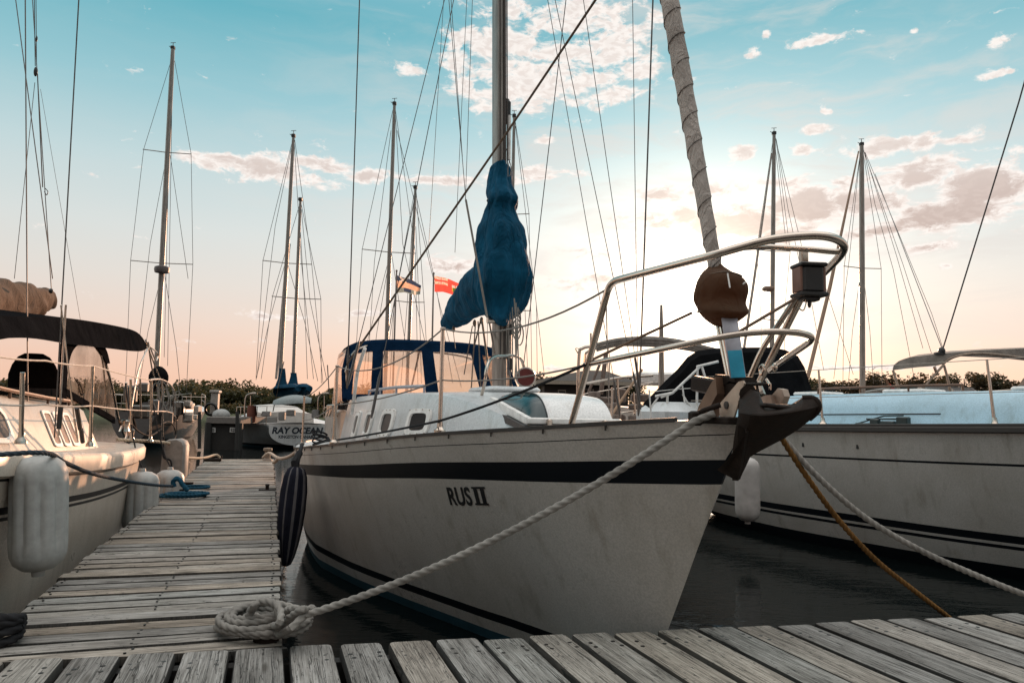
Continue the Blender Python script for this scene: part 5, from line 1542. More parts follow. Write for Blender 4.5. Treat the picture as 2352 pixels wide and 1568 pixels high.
    for k, (dy, sc_) in enumerate(((-.55, .90), (-.35, .985), (.0, 1.0), (.9, 1.0), (1.2, .97), (1.35, .88))):
        row = []
        for i in range(len(sil) * 2 - 1):
            u, v = ar(i / 2, 0); u = 1672 + (u - 1672) * sc_; v = 962 + (v - 962) * sc_
            p = P(u, v, Yc); row.append(p + Vector((.25 * dy, dy, 0)))
        rows.append(row)
    en.grid(rows); en.add(rows[0], [tuple(range(len(rows[0])))]); en.add(rows[-1], [tuple(range(len(rows[-1])))[::-1]])
    eo = en.build('cockpit_enclosure', BLACK_CANVAS, root)
    pn = MB(); rows = [[P(u, v, Yc - .42) for u, v in ((1608, 822), (1640, 818), (1662, 816))], [P(u, v, Yc - .60) for u, v in ((1600, 955), (1640, 955), (1680, 955))]]
    pn.grid(rows); pn.build('enclosure_window', plain('smoky_vinyl', (.10, .075, .055), .25), eo)
    hd = MB(); hd.tube(spline([P(1690 + 0, 942, Yc - .7), P(1500, 930, Yc - .72), P(1493, 945, Yc - .7)], 1)[:1] * 2, .001, 5) if False else None
    hd.tube(spline([P(1691 - 0, 0, 1)] * 0 + [P(1692 - 1 + 0 * k, 0, 1) for k in range(0)] + [P(1692, 945, Yc - .70), P(1694, 935, Yc - .72), P(1720, 917, Yc - .72)], 4), .012, 6)
    hd.build('grab_handle', STEEL, eo)
    # stern rail and seats in white tube
    rl = MB(); q = lambda u, v, dy=0: P(u, v, Yc - .75 + dy)
    rl.tube([q(1325, 938), q(1400, 920, .2), q(1512, 912)], .022, 8) if False else None
    for pts in ([q(1600, 965), q(1602, 842)], [q(1630, 900), q(1612, 842)], [q(1608, 842), q(1545, 902), q(1518, 912)], [q(1532, 972), q(1533, 905)], [q(1600, 842), q(1650, 830)]):
        rl.tube(pts, .018, 8)
    for pts in ([q(1607, 960), q(1578, 922), q(1568, 905)], [q(1580, 970), q(1567, 885)], [q(1475, 970), q(1466, 915)], [q(1497, 974), q(1491, 895)], [q(1516, 975), q(1494, 965), q(1495, 935), q(1512, 912)]):
        rl.tube(pts, .012, 8)
    rl.tube([q(1490, 900), q(1560, 893), q(1640, 888)], .006, 6); rl.tube([q(1505, 910), q(1545, 902)], .018, 8)
    rl.build('stern_rail', WHITE, root)
    co = MB(); c = q(1590, 950, .5)
    co.box(c + Z * -.05, 1.6, .9, .42, RN, RDIR, ch=.14); co.build('cockpit_coaming', DECK, root)
    wd = MB(); wd.box(q(1590, 960, -.05), .42, .04, .12, RN, RDIR, ch=.03); wd.build('window', TINT, root)
    return root
RIGHTB = build_right_boat()

# ================================================================== fenders
def fender(name, label, top, r, L, mat, tilt=Vector((0, 0, 0)), group='fenders hung from the boats', line_to=None, ribs=0, linemat=None):
    c = Vector(top); ax = (-Z + tilt).normalized()
    root = thing(name, label, 'fender', c + ax * L, group)
    m = MB(); prof = [(.012, -.03), (.03, -.028), (.034, 0), (r * .55, .010), (r * .85, .045), (r * .97, .09), (r, .15)] + [(r, .15 + (L - .30) * k / 6) for k in range(1, 6)] + [(r, L - .15), (r * .97, L - .09), (r * .85, L - .045), (r * .55, L - .010), (.034, L), (.03, L + .028), (.012, L + .03)]
    n = 80; x = ax.cross(Vector((.3, .9, .1))).normalized(); y = ax.cross(x); rows = []
    for rad, hh in prof:
        row = []
        for k in range(n):
            q = 2 * math.pi * k / n; rr_ = rad * (1 - (.11 * (math.cos(ribs * q / 2) ** 6 if ribs and .1 < hh < L - .1 else 0)))
            rr_ *= 1 + .006 * noise.noise(Vector((q, hh * 4, r * 9)))
            row.append(c + ax * hh + (x * math.cos(q) + y * math.sin(q)) * rr_)
        rows.append(row)
    m.grid(rows, 0, True, True, True); m.build('body', mat, root)
    if line_to:
        l = MB(); l.tube([c - ax * .03] + [Vector(p) for p in line_to], .008, 6); l.build('line', linemat or ROPE_DK, root)
    return root
def lf(u, v, s): return lat(u, v, s)
# big one nearest on the left boat
t1 = P(91, 1046, 4.15)
fender('fender', 'big pale ribbed fender nearest the camera on the left sailboat', t1, .142, .625, FENDER, Vector((.055, .02, 0)), ribs=10)
t2 = P(327, 1082, 7.6); fender('fender', 'ribbed fender behind the blue dock cleat, left of a matching one', t2, .165, .62, FENDER, Vector((.02, 0, 0)), ribs=10, line_to=[P(315, 1048, 7.75), P(305, 1000, 7.9), P(288, 880, 8.2)])
t3 = P(391, 1078, 8.9); fender('fender', 'ribbed fender partly hidden behind another one near the stern of the left boat', t3, .165, .62, FENDER, ribs=10, line_to=[P(380, 1050, 9.0), P(362, 985, 9.1), P(352, 930, 9.2)])
def flat_fender():
    c = P(403, 1052, 9.7); k = c.y / F
    root = thing('fender', 'flat grey fender cushion standing at the stern of the left sailboat', 'fender', c - Z * 45 * k, 'fenders hung from the boats')
    m = MB(); X = (NR * .9 - D * .3).normalized(); Yv = Z.cross(X)
    out = [(-26, -45), (22, -45), (25, -38), (25, 30), (20, 40), (8, 45), (-12, 43), (-26, 34)]
    for d0 in (0,):
        p = [c + X * a * k + Z * b * k for a, b in out]; pi = [c + X * a * k * .9 + Z * b * k * .93 for a, b in out]
        o1 = Yv * .09; m.grid([[q - o1 for q in pi], [q - o1 * .7 for q in p], [q + o1 * .7 for q in p], [q + o1 for q in pi]], 0, False, True, True)
    m.build('cushion', plain('grey_cushion', (.26, .24, .22), .6, 0, .3, 12, .3), root)
    l = MB(); l.tube(spline([c - X * 22 * k + Z * 48 * k - Yv * .1, c - X * 18 * k + Z * 5 * k - Yv * .12, c + X * 0 * k - Z * 6 * k - Yv * .12, c + X * 2 * k - Z * 40 * k - Yv * .12], 6), .011, 8); l.build('line', ROPE_DK, root)
flat_fender()
STRIPE = Mat('striped_fender_cover', (.02, .02, .03), .9)
def striped_fender():
    c = P(681, 1072, 6.35); ax = (-Z + Vector((-.05, -.05, 0))).normalized(); L = .74
    root = thing('fender', 'dark striped cloth fender squeezed between the finger dock and a white hull', 'fender', c + ax * L, 'fenders hung from the boats')
    m = MB(); n = 60; x = ax.cross(Vector((.3, .9, .1))).normalized(); y = ax.cross(x); rows = []
    for rad, hh in ((.045, 0), (.07, .02), (.092, .08), (.106, .2), (.108, .35), (.100, .5), (.082, .64), (.062, .74), (.04, .80), (.015, .815)):
        rows.append([c + ax * hh + (x * math.cos(q) + y * math.sin(q)) * rad * (1 + .06 * math.cos(9 * q)) for q in [2 * math.pi * k / n for k in range(n)]])
    b = len(m.v); m.grid(rows, 0, True, True, True)
    for i, f in enumerate(m.f):
        if len(f) == 4: 
            j = i % n; m.m[i] = 1 if (j % 7) < 2 else 0
    m.build('body', [cloth('cover_navy', (.012, .013, .022), wr=.2), cloth('cover_grey', (.10, .095, .10), wr=.2)], root)
    l = MB(); l.tube(spline([c - ax * -.02, P(686, 1052, 6.4), P(690, 1034, 6.5), P(694, 1020, 6.7)], 5), .018, 8); l.tube([c + ax * .05, P(676, 1062, 6.35), P(688, 1040, 6.5)], .03, 8); l.build('line', ROPE_DK, root)
striped_fender()
t5 = P(1716, 1050, 8.35); fender('fender', 'small white fender on the right sailboat just behind the anchor', t5, .135, .70, plain('white_fender', (.42, .39, .37), .45, 0, .2, 9, .2), line_to=[P(1722, 1000, 8.45)])

# ================================================================== ropes and dock hardware
def coil_rope():
    root = thing('mooring_rope', 'thick grey rope coiled on the dock corner and running up to the bow', 'rope', PZ(610, 1460, DOCK_Z))
    zt = DOCK_Z + .012; r = .0155
    c = PZ(605, 1450, zt); k = 1 / F
    X = Vector((1, .12, 0)).normalized(); Yv = Vector((-.12, 1, 0)).normalized()
    def e(a, b, q, z, off=(0, 0)): return c + X * (a * math.cos(q) + off[0]) + Yv * (b * math.sin(q) + off[1]) + Z * z
    pts = []
    turns = [(.205, .17, .018), (.195, .16, .032), (.185, .15, .052), (.165, .13, .066), (.15, .12, .082)]
    for i, (a, b, z) in enumerate(turns):
        for j in range(18):
            q = 2 * math.pi * j / 18 + .5
            f = j / 18; na, nb, nz = turns[min(i + 1, len(turns) - 1)]
            pts.append(e(a + (na - a) * f, b + (nb - b) * f, q, z + (nz - z) * f + .010 * math.sin(q * 2 + i), (.015 * math.sin(i * 2.1), .015 * math.cos(i * 1.7))))
    # a loop standing up in the middle
    mb = MB(); laid_rope(mb, spline(pts, 2), r)
    lp = [e(.02, .02, 0, .05), PZ(575, 1440, zt) + Z * .06, P(580, 1395, 3.25), P(600, 1381, 3.25), P(628, 1384, 3.22), P(645, 1404, 3.18), P(640, 1432, 3.12), PZ(620, 1452, zt) + Z * .03]
    laid_rope(mb, spline(lp, 10), r)
    lp = [PZ(560, 1455, zt) + Z * .07, P(572, 1412, 3.3), P(590, 1388, 3.33), P(612, 1378, 3.33), P(634, 1392, 3.30), P(640, 1420, 3.28), PZ(636, 1446, zt) + Z * .05]
    laid_rope(mb, spline(lp, 10), r)
    for (a, b2, z2) in ((PZ(640, 1462, zt), P(712, 1396, 3.17), .05), (PZ(630, 1472, zt), P(695, 1398, 3.12), .03), (PZ(625, 1455, zt), P(680, 1396, 3.2), .07)):
        laid_rope(mb, spline([PZ(570, 1470, zt) + Z * .03, a + Z * z2, (a + b2) / 2 + Z * (.02 + z2 * .3), b2, b2 + Vector((-.02, .08, -.03)), PZ(655, 1420, zt) + Z * .05], 8), r)
    mb.build('coil', ROPE, root)
    ln = MB()
    a = P(700, 1412, 3.14); b = RUS.at(1597, 966, -.20)
    pts = [PZ(640, 1475, zt) + Z * .03, P(670, 1440, 3.1)] + sag(a, b, .075, 24) + [RUS.at(1640, 950, -.12)]
    laid_rope(ln, pts, r)
    ln.build('line', ROPE, root)
    hd = MB(); q = PZ(612, 1462, zt); hd.lathe(q, [(.055, -.02), (.055, .03), (.045, .045), (0, .05)], n=18); hd.build('dock_ring', RUST, root)
coil_rope()
def dark_coil():
    c = PZ(-14, 1470, DOCK_Z + .012)
    root = thing('rope_coil', 'dark rope coil lying on the walkway at the lower left edge', 'rope', c)
    m = MB()
    for i, (a, z) in enumerate(((.095, .018), (.09, .045), (.08, .07), (.07, .092), (.055, .06))):
        laid_rope(m, [c + Vector((a * math.cos(q) + .01 * i, a * .9 * math.sin(q), z + .015 * math.sin(q + i))) for q in [2 * math.pi * k / 30 for k in range(31)]], .0185)
    m.build('coil', ROPE_DK, root)
dark_coil()
def blue_line():
    c = PZ(420, 1138, DOCK_Z + .012)
    root = thing('mooring_rope', 'dark blue mooring line flaked beside the dock cleat, running to the left sailboat', 'rope', c)
    m = MB(); r = .016
    for k, (a, b, du, dv) in enumerate(((.24, .055, 0, 0), (.22, .045, 12, -4), (.17, .035, 4, -2))):
        q0 = PZ(418 + du, 1137 + dv, DOCK_Z + .02 + .02 * k)
        laid_rope(m, [q0 + NR * (a * math.cos(q)) + D * (b * 3 * math.sin(q)) for q in [2 * math.pi * i / 30 for i in range(31)]], r)
    q0 = PZ(436, 1118, DOCK_Z + .03); laid_rope(m, [q0 + NR * (.17 * math.cos(q) + .05) + D * (.14 * math.sin(q)) for q in [2 * math.pi * i / 30 for i in range(31)]], r)
    laid_rope(m, spline([P(400, 1118, 6.85), P(398, 1106, 6.85), P(404, 1099, 6.85), P(412, 1101, 6.85), P(422, 1116, 6.85), P(432, 1126, 6.85)], 6), .022)
    m.build('coil', ROPE_BL, root)
    l = MB(); a = P(398, 1116, 6.85)
    laid_rope(l, spline([P(-60, 1050, 3.7), P(0, 1044, 3.8), P(75, 1039, 3.93), P(118, 1043, 4.1), P(150, 1062, 4.5), P(215, 1088, 5.2), P(300, 1106, 6.0), P(360, 1114, 6.5), a], 8), .0135)
    l.build('line', plain('navy_line', (.02, .035, .05), .85), root)
    h = MB(); q = PZ(410, 1126, DOCK_Z + .01); h.box(q + Z * .01, .10, .22, .02, D, NR, ch=.005)
    for s in (-.05, .05): h.tube([q + NR * s + Z * .01, q + NR * s * .9 + Z * .075], .018, 8)
    h.tube([q - NR * .16 + Z * .085, q - NR * .05 + Z * .08, q + NR * .05 + Z * .08, q + NR * .16 + Z * .085], [.012, .02, .02, .012], 8); h.build('cleat', RUST, root)
blue_line()
def bow_lines():
    s0 = RUS.at(1795, 1000, .42)
    for nm, lab, pts, r, mt, cat in (
        ('mooring_rope', 'white laid rope from behind the anchor down to the right picture edge', [RUS.at(1786, 985, .30), P(1800, 1008, 3.5), P(1880, 1096, 3.52), P(1990, 1190, 3.56), P(2120, 1266, 3.6), P(2260, 1328, 3.64), P(2352, 1364, 3.66), P(2480, 1410, 3.66)], .0145, ROPE, 'rope'),
        ('mooring_rope', 'ochre brown rope from behind the anchor down to the walkway edge on the right', [RUS.at(1780, 985, .30), P(1796, 1008, 3.46), P(1850, 1090, 3.55), P(1925, 1192, 3.66), P(2010, 1284, 3.80), P(2100, 1356, 3.95), P(2180, 1418, 4.08), P(2200, 1438, 4.10), P(2208, 1465, 4.10)], .0135, ROPE_YE, 'rope')):
        root = thing(nm, lab, cat, pts[-1]); m = MB(); laid_rope(m, spline(pts, 8), r, pitch=2.6); m.build('line', mt, root)
    root = thing('mooring_rope', 'pale spring line drooping from the far dock corner bollard to the white hull', 'rope', P(612, 1046, 9.0))
    m = MB(); laid_rope(m, spline([P(604, 1050, 13.4), P(618, 1040, 12.5), P(640, 1052, 11.2), P(664, 1048, 9.8), P(690, 1032, 8.6), P(722, 1026, 8.2), P(748, 1030, 8.0), P(765, 1034, 8.0)], 8), .022)
    laid_rope(m, spline([P(640, 1050, 11.2), P(634, 1058, 11.3), P(628, 1062, 11.4)], 6), .026); m.build('line', plain('pale_rope', (.42, .33, .26), .9), root)  # pale warm rope colour
    b = MB(); q = fd(FEND - .35, .12); b.lathe(q, [(.10, 0), (.09, .02), (.055, .05), (.05, .16), (.085, .2), (.08, .24), (0, .25)], n=16); b.build('bollard', plain('bollard_paint', (.20, .14, .10), .6), root)
    root = thing('mooring_rope', 'cream stern line from the left sailboat to the far end of the finger dock', 'rope', P(490, 1050, 12.0))
    m = MB(); laid_rope(m, spline([LEFT.P(9.4, 1.2, 1.05), P(388, 1018, 9.6), P(412, 1046, 10.0), P(446, 1052, 11.0), P(474, 1050, 12.6), P(496, 1044, 13.6), P(505, 1050, 13.8)], 8), .02); m.build('line', plain('cream_rope', (.48, .38, .28), .9), root)
    b = MB(); q = fd(FEND - .5, FW - .15); b.box(q + Z * .03, .12, .3, .05, D, NR, ch=.01); b.tube([q - NR * .16 + Z * .09, q + NR * .16 + Z * .09], .022, 8); b.tube([q, q + Z * .09], .03, 8); b.build('cleat', RUST, root)
bow_lines()
def bottle():
    c = P(876, 928, RUS.P(5.5, -.75, 0).y); k = c.y / F
    m = MB(); m.lathe(c - Z * 10 * k, [(.0, 0), (.034, .004), (.034, .07), (.024, .10), (.013, .12), (.012, .15), (0, .152)], n=14)
    m.build('bottle', GREEN, None, 'small bright green bottle on the cabin top in front of the dodger window', 'bottle')
bottle()
# ================================================================== boats and masts farther off
def mast_rig(root, Y, base, top, r0, spreaders=(), stays=(), r1=None, wind=True, mat=None):
    b, t = P(base[0], base[1], Y), P(top[0], top[1], Y)
    m = MB(); m.tube([b, b + (t - b) * .5, b + (t - b) * .9, t], [r0, r0, r0 * .85, (r1 or r0 * .7)], 12); mo = m.build('mast', mat or ALU, root)
    k = Y / F
    hd = MB(); hd.box(t + Z * 2 * k, 9 * k, 9 * k, 8 * k, ch=1 * k)
    if wind:
        hd.tube([t, t + Z * 15 * k], .8 * k, 5); hd.tube([t + Z * 14 * k - Vector((6 * k, 0, 0)), t + Z * 15 * k + Vector((6 * k, 0, 0))], .7 * k, 5)
        hd.tube([t, t + Z * 6 * k - Vector((9 * k, 0, 0))], .8 * k, 5)
    hd.build('masthead', IRON, mo)
    for (u0, v0, u1, v1) in spreaders:
        s = MB(); s.tube([P(u0, v0, Y - .2), P((u0 + u1) / 2, (v0 + v1) / 2 + 2, Y), P(u1, v1, Y + .2)], 1.1 * k, 6); s.build('spreader', ALU, root)
    w = MB()
    for pts in stays:
        w.tube([P(u, v, Y) for u, v in pts], .62 * k, 4, caps=False)
    if stays: w.build('stays', WIRE, root)
    return mo
def far_hull(root, Y, uc, half_u, z_sheer, heading, L, mat, stripe=NAVY, sg=1):
    k = Y / F; c = P(uc, 940, Y); d = Vector((math.cos(heading), math.sin(heading), 0)); B = half_u * k
    h = Hull(Vector((c.x, c.y, 0)) - d * L * .5, d, L, [(0, .02), (L * .12, B * .45), (L * .3, B * .85), (L * .5, B), (L * .8, B * .92), (L, B * .7)],
             [(0, z_sheer * 1.25), (L * .4, z_sheer * 1.02), (L, z_sheer)], [(0, z_sheer * 1.2), (L * .05, .5), (L * .1, 0), (L * .3, -.35), (L * .7, -.3), (L, .12)], [(0, 1), (L * .2, .8), (L * .5, .3), (L, .4)])
    zs = h.zs
    h.skin([lambda t: zs(t), lambda t: zs(t) - .06, lambda t: .2, lambda t: .1, lambda t: -9], [mat, mat, stripe, BOTTOM], root, names=['hull', 'hull', 'boot_stripe', 'hull_bottom'])
    h.deck(root, DECK)
    cb = MB(); rows = []
    for i in range(9):
        t = L * (.28 + .36 * i / 8); w = B * (.4 + .25 * min(1, i / 3)); z = zs(t); hh = .38 * min(1, (i + .6) / 2)
        rows.append([h.P(t, f * w, z + g * hh) for f, g in ((-1.05, 0), (-1, .9), (-.9, 1), (0, 1.1), (.9, 1), (1, .9), (1.05, 0))])
    cb.grid(rows); cb.add(rows[-1], [tuple(range(7))]); cb.build('cabin_trunk', mat, root)
    wd = MB()
    for s in (-1, 1):
        for f in (.4, .5, .58):
            t = L * f; wd.box(h.P(t, s * B * .655, zs(t) + .2), .5, .03, .12, h.d, h.n, ch=.02)
    wd.each('window', DARKGLASS, root)
    return h
def rails(root, h, t0, t1, hgt=.6, n=4, sides=(-1, 1)):
    m = MB()
    for s in sides:
        top = []
        for i in range(n):
            t = t0 + (t1 - t0) * i / (n - 1); b = h.P(t, s * (h.b(t) - .04), h.zs(t)); m.tube([b, b + Z * hgt], .014, 6); top.append(b + Z * hgt)
        m.tube(top, .012, 6); m.tube([p - Z * hgt * .5 for p in top], .008, 6)
    t = t1; a, b = h.P(t, h.b(t) - .04, h.zs(t) + hgt), h.P(t, -(h.b(t) - .04), h.zs(t) + hgt); m.tube([a, b], .012, 6)
    m.build('guard_rail', STEEL, root)

HG = 'boats moored beyond the finger dock'
# -- the two masted boat showing its lettered transom
def ketch():
    Y = 27.0; k = Y / F
    root = thing('ketch', 'two masted sailboat with blue sail covers showing its lettered white stern', 'sailboat', P(655, 1022, Y) , HG)
    head = math.atan2(-1, .45)
    c = P(682, 985, Y); d = Vector((math.cos(head), math.sin(head), 0)); L = 10.5; B = 1.95
    h = Hull(Vector((P(684, 985, Y).x, Y, 0)) - d * L, d, L, [(0, .02), (1.2, .7), (3, 1.25), (5.5, B), (8, B * .97), (9.6, 1.42), (L, 1.1)], [(0, 1.5), (4, 1.05), (7, .86), (L, .90)], [(0, 1.4), (.5, .6), (1.2, 0), (3, -.4), (7, -.35), (9.6, -.05), (L, .14)], [(0, 1), (2, .6), (5, .14), (8, .13), (L, .42)])
    gry = gelcoat('grey_hull', (.34, .37, .38)); zs = h.zs
    h.skin([lambda t: zs(t), lambda t: zs(t) - .05, lambda t: .13, lambda t: .05, lambda t: -9], [WHITE, gry, NAVY, BOTTOM], root, names=['toe_rail', 'hull', 'boot_stripe', 'hull_bottom'])
    h.deck(root, DECK)
    # white shield on the stern with the name
    sn = MB(); q0 = h.P(L + .006, 0, 0); X = h.n if h.n.x > 0 else -h.n
    z1 = h.zs(L) - .05; wdt = h.hb(L, z1 - .05) * .97
    out = []
    for i in range(25):
        q = math.pi * i / 24; x = math.cos(q); out.append(q0 + X * (x * wdt) + Z * (z1 - .10 - (.62) * math.sin(q) ** .75 * (1 - .0 * abs(x))))
    out += [q0 - X * wdt + Z * z1, q0 + X * wdt + Z * z1]
    sn.slab(out, .008); so = sn.build('name_board', gelcoat('stern_white', (.70, .71, .71)), root)
    def put(body, x0, x1, z0, hh, shear, wt):
        vs, fs = text_mesh(body, 1, wt, shear); xm = max(v[0] for v in vs); ym = max(v[1] for v in vs)
        m = MB(); m.add([h.P(L + .014 + .004 * v[2], 0, 0) + X * (x0 + (x1 - x0) * v[0] / xm) + Z * (z0 + hh * v[1] / ym) for v in vs], fs); m.build('lettering', LETTER_BL, so)
    put('RAY OCEAN', -wdt * .90, wdt * .90, z1 - .29, .23, .18, .045); put('KINGSTON CANADA', -wdt * .66, wdt * .66, z1 - .46, .11, 0, .04)
    # cabin, cockpit, dinghy in davits, rails
    cb = MB(); rows = []
    for i in range(8):
        t = 3 + 4.6 * i / 7; z = zs(t); rows.append([h.P(t, f * 1.0, z + g * .45) for f, g in ((-1.05, 0), (-1, .9), (0, 1.1), (1, .9), (1.05, 0))])
    cb.grid(rows); cb.add(rows[-1], [tuple(range(5))]); cb.build('cabin_trunk', GEL, root)
    dg = MB()
    rows = [[P(u, v, Y - .6 + dy) for u, v in ((572 + 18, 955), (590, 905), (606, 893), (700, 888), (736, 900), (748, 955))] for dy in (0, 1.6)]
    dg.grid(rows); dg.build('spray_hood', plain('dark_hood', (.012, .03, .04), .8), root)
    dn = MB(); a, b = P(628, 930, Y - 1.0), P(716, 925, Y - 1.0); rows = []
    for i in range(11):
        q = -1 + 2 * i / 10; c = a + (b - a) * (i / 10); w = .40 * max(.05, 1 - q * q) ** .5
        rows.append([c + Z * (.32 * math.sin(p) * max(.3, 1 - .5 * q * q)) + Vector((0, w * math.cos(p), 0)) for p in [math.pi * j / 8 for j in range(9)]])
    dn.grid(rows); dn.build('dinghy', plain('dinghy_grey', (.22, .25, .25), .5), root)
    rails(root, h, L - 3, L - .1, .62, 5)
    for u in (570, 738):
        m = MB(); m.tube(spline([P(u - 8, 962, Y), P(u - 6, 915, Y), P(u + 4, 904, Y), P(u + 18, 903, Y)], 4), .03, 6); m.tube([P(u + 6, 960, Y), P(u + 6, 908, Y)], .02, 6); m.build('stern_arch', STEEL, root)
    lf_ = MB(); lf_.lathe(P(578, 950, Y - .2), [(.15, -.3), (.17, 0), (.15, .3), (0, .3)], n=12); lf_.build('rail_bag', plain('red_brown_bag', (.16, .05, .03), .8), root)
    gl = MB()
    for u, v, a_, b_ in ((612, 950, .3, .18), (648, 955, .22, .3), (725, 950, .25, .3), (668, 948, .3, .22)): gl.box(P(u, v, Y - .3), a_, .2, b_, ch=.03)
    gl.each('stern_locker', plain('locker_pale', (.30, .29, .28), .6), root)
    mast_rig(root, Y + 3.5, (642, 890), (674, 314), .085, ((603, 598, 716, 607),), (((672, 322), (604, 598), (588, 868)), ((677, 322), (716, 607), (742, 880)), ((674, 318), (632, 520), (590, 866)), ((676, 330), (692, 600), (720, 870)), ((655, 604), (618, 740), (588, 872)), ((660, 604), (700, 740), (730, 875))))
    m = MB(); m.tube([P(663, 560, Y + 4), P(634, 870, Y + 4)], [.09, .05], 8); m.build('furled_jib', SAIL, root)
    mast_rig(root, Y + .5, (672, 895), (690, 460), .065, ((624, 680, 737, 687),), (((688, 470), (626, 680), (600, 870)), ((692, 470), (737, 686), (738, 880)), ((692, 480), (712, 690), (750, 870)), ((688, 500), (700, 700), (706, 870))), wind=False)
    for (u, v0, v1, w0, w1) in ((648, 846, 902, 7, 24), (674, 856, 902, 7, 26)):
        m = MB(); rows = []
        for i in range(9):
            f = i / 8; v = v0 + (v1 - v0) * f; w = (w0 + (w1 - w0) * f ** 2.2) * k
            c = P(u, v, Y + .3); rows.append([c + Vector((math.cos(q) * w * (1 + .1 * math.sin(3 * q + i)), math.sin(q) * w * .6, 0)) for q in [2 * math.pi * j / 12 for j in range(12)]])
        m.grid(rows, 0, True, True, True)
        m.tube([P(u - 12, 898, Y + .3), P(u + 26, 896, Y), P(u + 38, 892, Y - .6)], [.22, .26, .10], 10)
        m.build('sail_cover', cloth('deep_blue_canvas', (.006, .045, .085), wr=.5), root)
    an = MB(); an.tube([P(615, 940, Y), P(652 - 0, 832, Y)] if False else [P(627, 945, Y), P(652, 830, Y)], .02, 5); an.tube([P(756, 905, Y), P(752, 838, Y)], .02, 5); an.each('whip_aerial', WIRE, root)
ketch()
# -- boat with the tall lit mast and radar at the left
def radar_boat():
    Y = 29.0; k = Y / F
    root = thing('sailboat', 'dark hulled sailboat left of the far pier, a radar dome on its tall mast', 'sailboat', P(400, 1018, Y), HG)
    h = far_hull(root, Y + 2.5, 392, 62, 1.22, math.atan2(-1, .18), 10, plain('charcoal_hull', (.10, .09, .085), .35), NAVY)
    rails(root, h, 7, 9.9, .62, 4); rails(root, h, .6, 3, .6, 3)
    mast_rig(root, Y, (357, 900), (397, 112), .105, ((328, 343, 440, 354), (300, 598, 443, 607)), (((393, 140), (330, 343), (300, 598), (288, 900)), ((401, 140), (439, 354), (443, 607), (428, 900)), ((383, 357), (345, 560), (318, 800), (308, 880)), ((391, 357), (432, 640)), ((386, 360), (376, 640), (360, 850)), ((371, 630), (340, 760), (322, 870)), ((375, 610), (405, 800), (414, 890)), ((392, 180), (377, 820)), ((396, 170), (385, 840))))
    m = MB(); c = P(372, 618, Y - .15); m.lathe(c, [(.05, -.18), (.26, -.14), (.29, -.02), (.27, .08), (.12, .14), (0, .15)], n=18); m.tube([c - Z * .1, P(372, 628, Y)], .05, 8); m.build('radar_dome', plain('radar_grey', (.10, .08, .075), .5), root)
    m = MB(); m.ball(P(364, 867, Y - 2), 20 * k, 18 * k, 24 * k, jit=.1); m.build('outboard_cover', BLACK_CANVAS, root)
    m = MB(); rows = [[P(u, v, Y - 1 + dy) for u, v in ((305, 960), (308, 905), (322, 880), (345, 872), (380, 878), (412, 884), (420, 905), (422, 960))] for dy in (-1.2, 0, 1.2)]
    m.grid(rows); m.build('spray_hood', BLACK_CANVAS, root)
    fl = MB(); rr = random.Random(3)
    for i in range(14):
        c = P(rr.uniform(385, 455), rr.uniform(925, 962), Y - 1.6 + rr.uniform(-.6, .6)); fl.box(c, rr.uniform(.1, .35), .25, rr.uniform(.1, .5), ch=.03)
    fl.each('deck_gear', plain('pale_gear', (.42, .36, .31), .6, 0, .4), root)
radar_boat()
def pier():
    Y = 25.5; k = Y / F
    root = thing('service_pier', 'dark pier between the two far boats carrying two small white number plates', 'pier', P(510, 1020, Y))
    a, b = P(474, 955, Y), P(553, 955, Y); w = b.x - a.x; ztop = P(512, 957, Y).z
    m = MB(); m.box(((a.x + b.x) / 2, Y + 4.2, ztop - .12), w, 8.4, .24, ch=.02); m.build('deck', plain('pier_deck', (.16, .14, .125), .8), root)
    m = MB(); m.box(((a.x + b.x) / 2, Y + .25, ztop / 2 - .35), w * .97, .2, ztop + .35)
    for f in (.06, .94): m.lathe((a.x + w * f, Y + .08, -.6), [(.12, 0), (.12, ztop + .4), (0, ztop + .4)], n=10)
    m.build('fascia', DKWOOD, root)
    for u, body in ((487, 'A25'), (536, 'B25')):
        c = P(u, 987, Y + .12); p = MB(); p.box(c, 16 * k, .02, 11 * k, ch=.004); po = p.build('number_plate', WHITE, root)
        vs, fs = text_mesh(body, 1, .03); xm = max(v[0] for v in vs); ym = max(v[1] for v in vs); t = MB()
        t.add([c + Vector(((v[0] / xm - .5) * 12 * k, -.014 - v[2], (v[1] / ym - .5) * 7 * k)) for v in vs], fs); t.build('lettering', LETTER, po)
    m = MB(); c = P(492, 956, Y + 1); m.box(c + Z * .42, .26, .22, .84, ch=.03); m.box(c + Z * .88, .34, .3, .10, ch=.02); po = m.build('power_pedestal', plain('pedestal_grey', (.30, .27, .24), .5), root)
    m = MB(); m.lathe(c + Vector((-.05, -.2, .25)), [(.22, -.04), (.25, 0), (.22, .04), (.16, .03), (.16, -.03)], axis=(0, 1, .1), n=18); m.build('hose_reel', IRON, po)
    m = MB(); m.ball(P(508, 953, Y + .6), .3, .3, .22); m.build('buoy', plain('buoy_grey', (.30, .30, .29), .5), root)
    m = MB()
    for u in (458, 545): m.tube([P(u, 1030, Y - .4), P(u, 945, Y - .4)], .06, 8)
    m.each('pile', DKWOOD, root)
pier()
def misc_boat(name_lab, Y, uc, half_u, base, top, r, spr, stays, zs_=1.1, head=-1.35, L=10, hullmat=None, extra=None):
    root = thing('sailboat', name_lab, 'sailboat', P(uc, 1000, Y), HG)
    h = far_hull(root, Y, uc, half_u, zs_, head, L, hullmat or GEL)
    mast_rig(root, Y, base, top, r, spr, stays)
    if extra: extra(root, h)
    return root, h
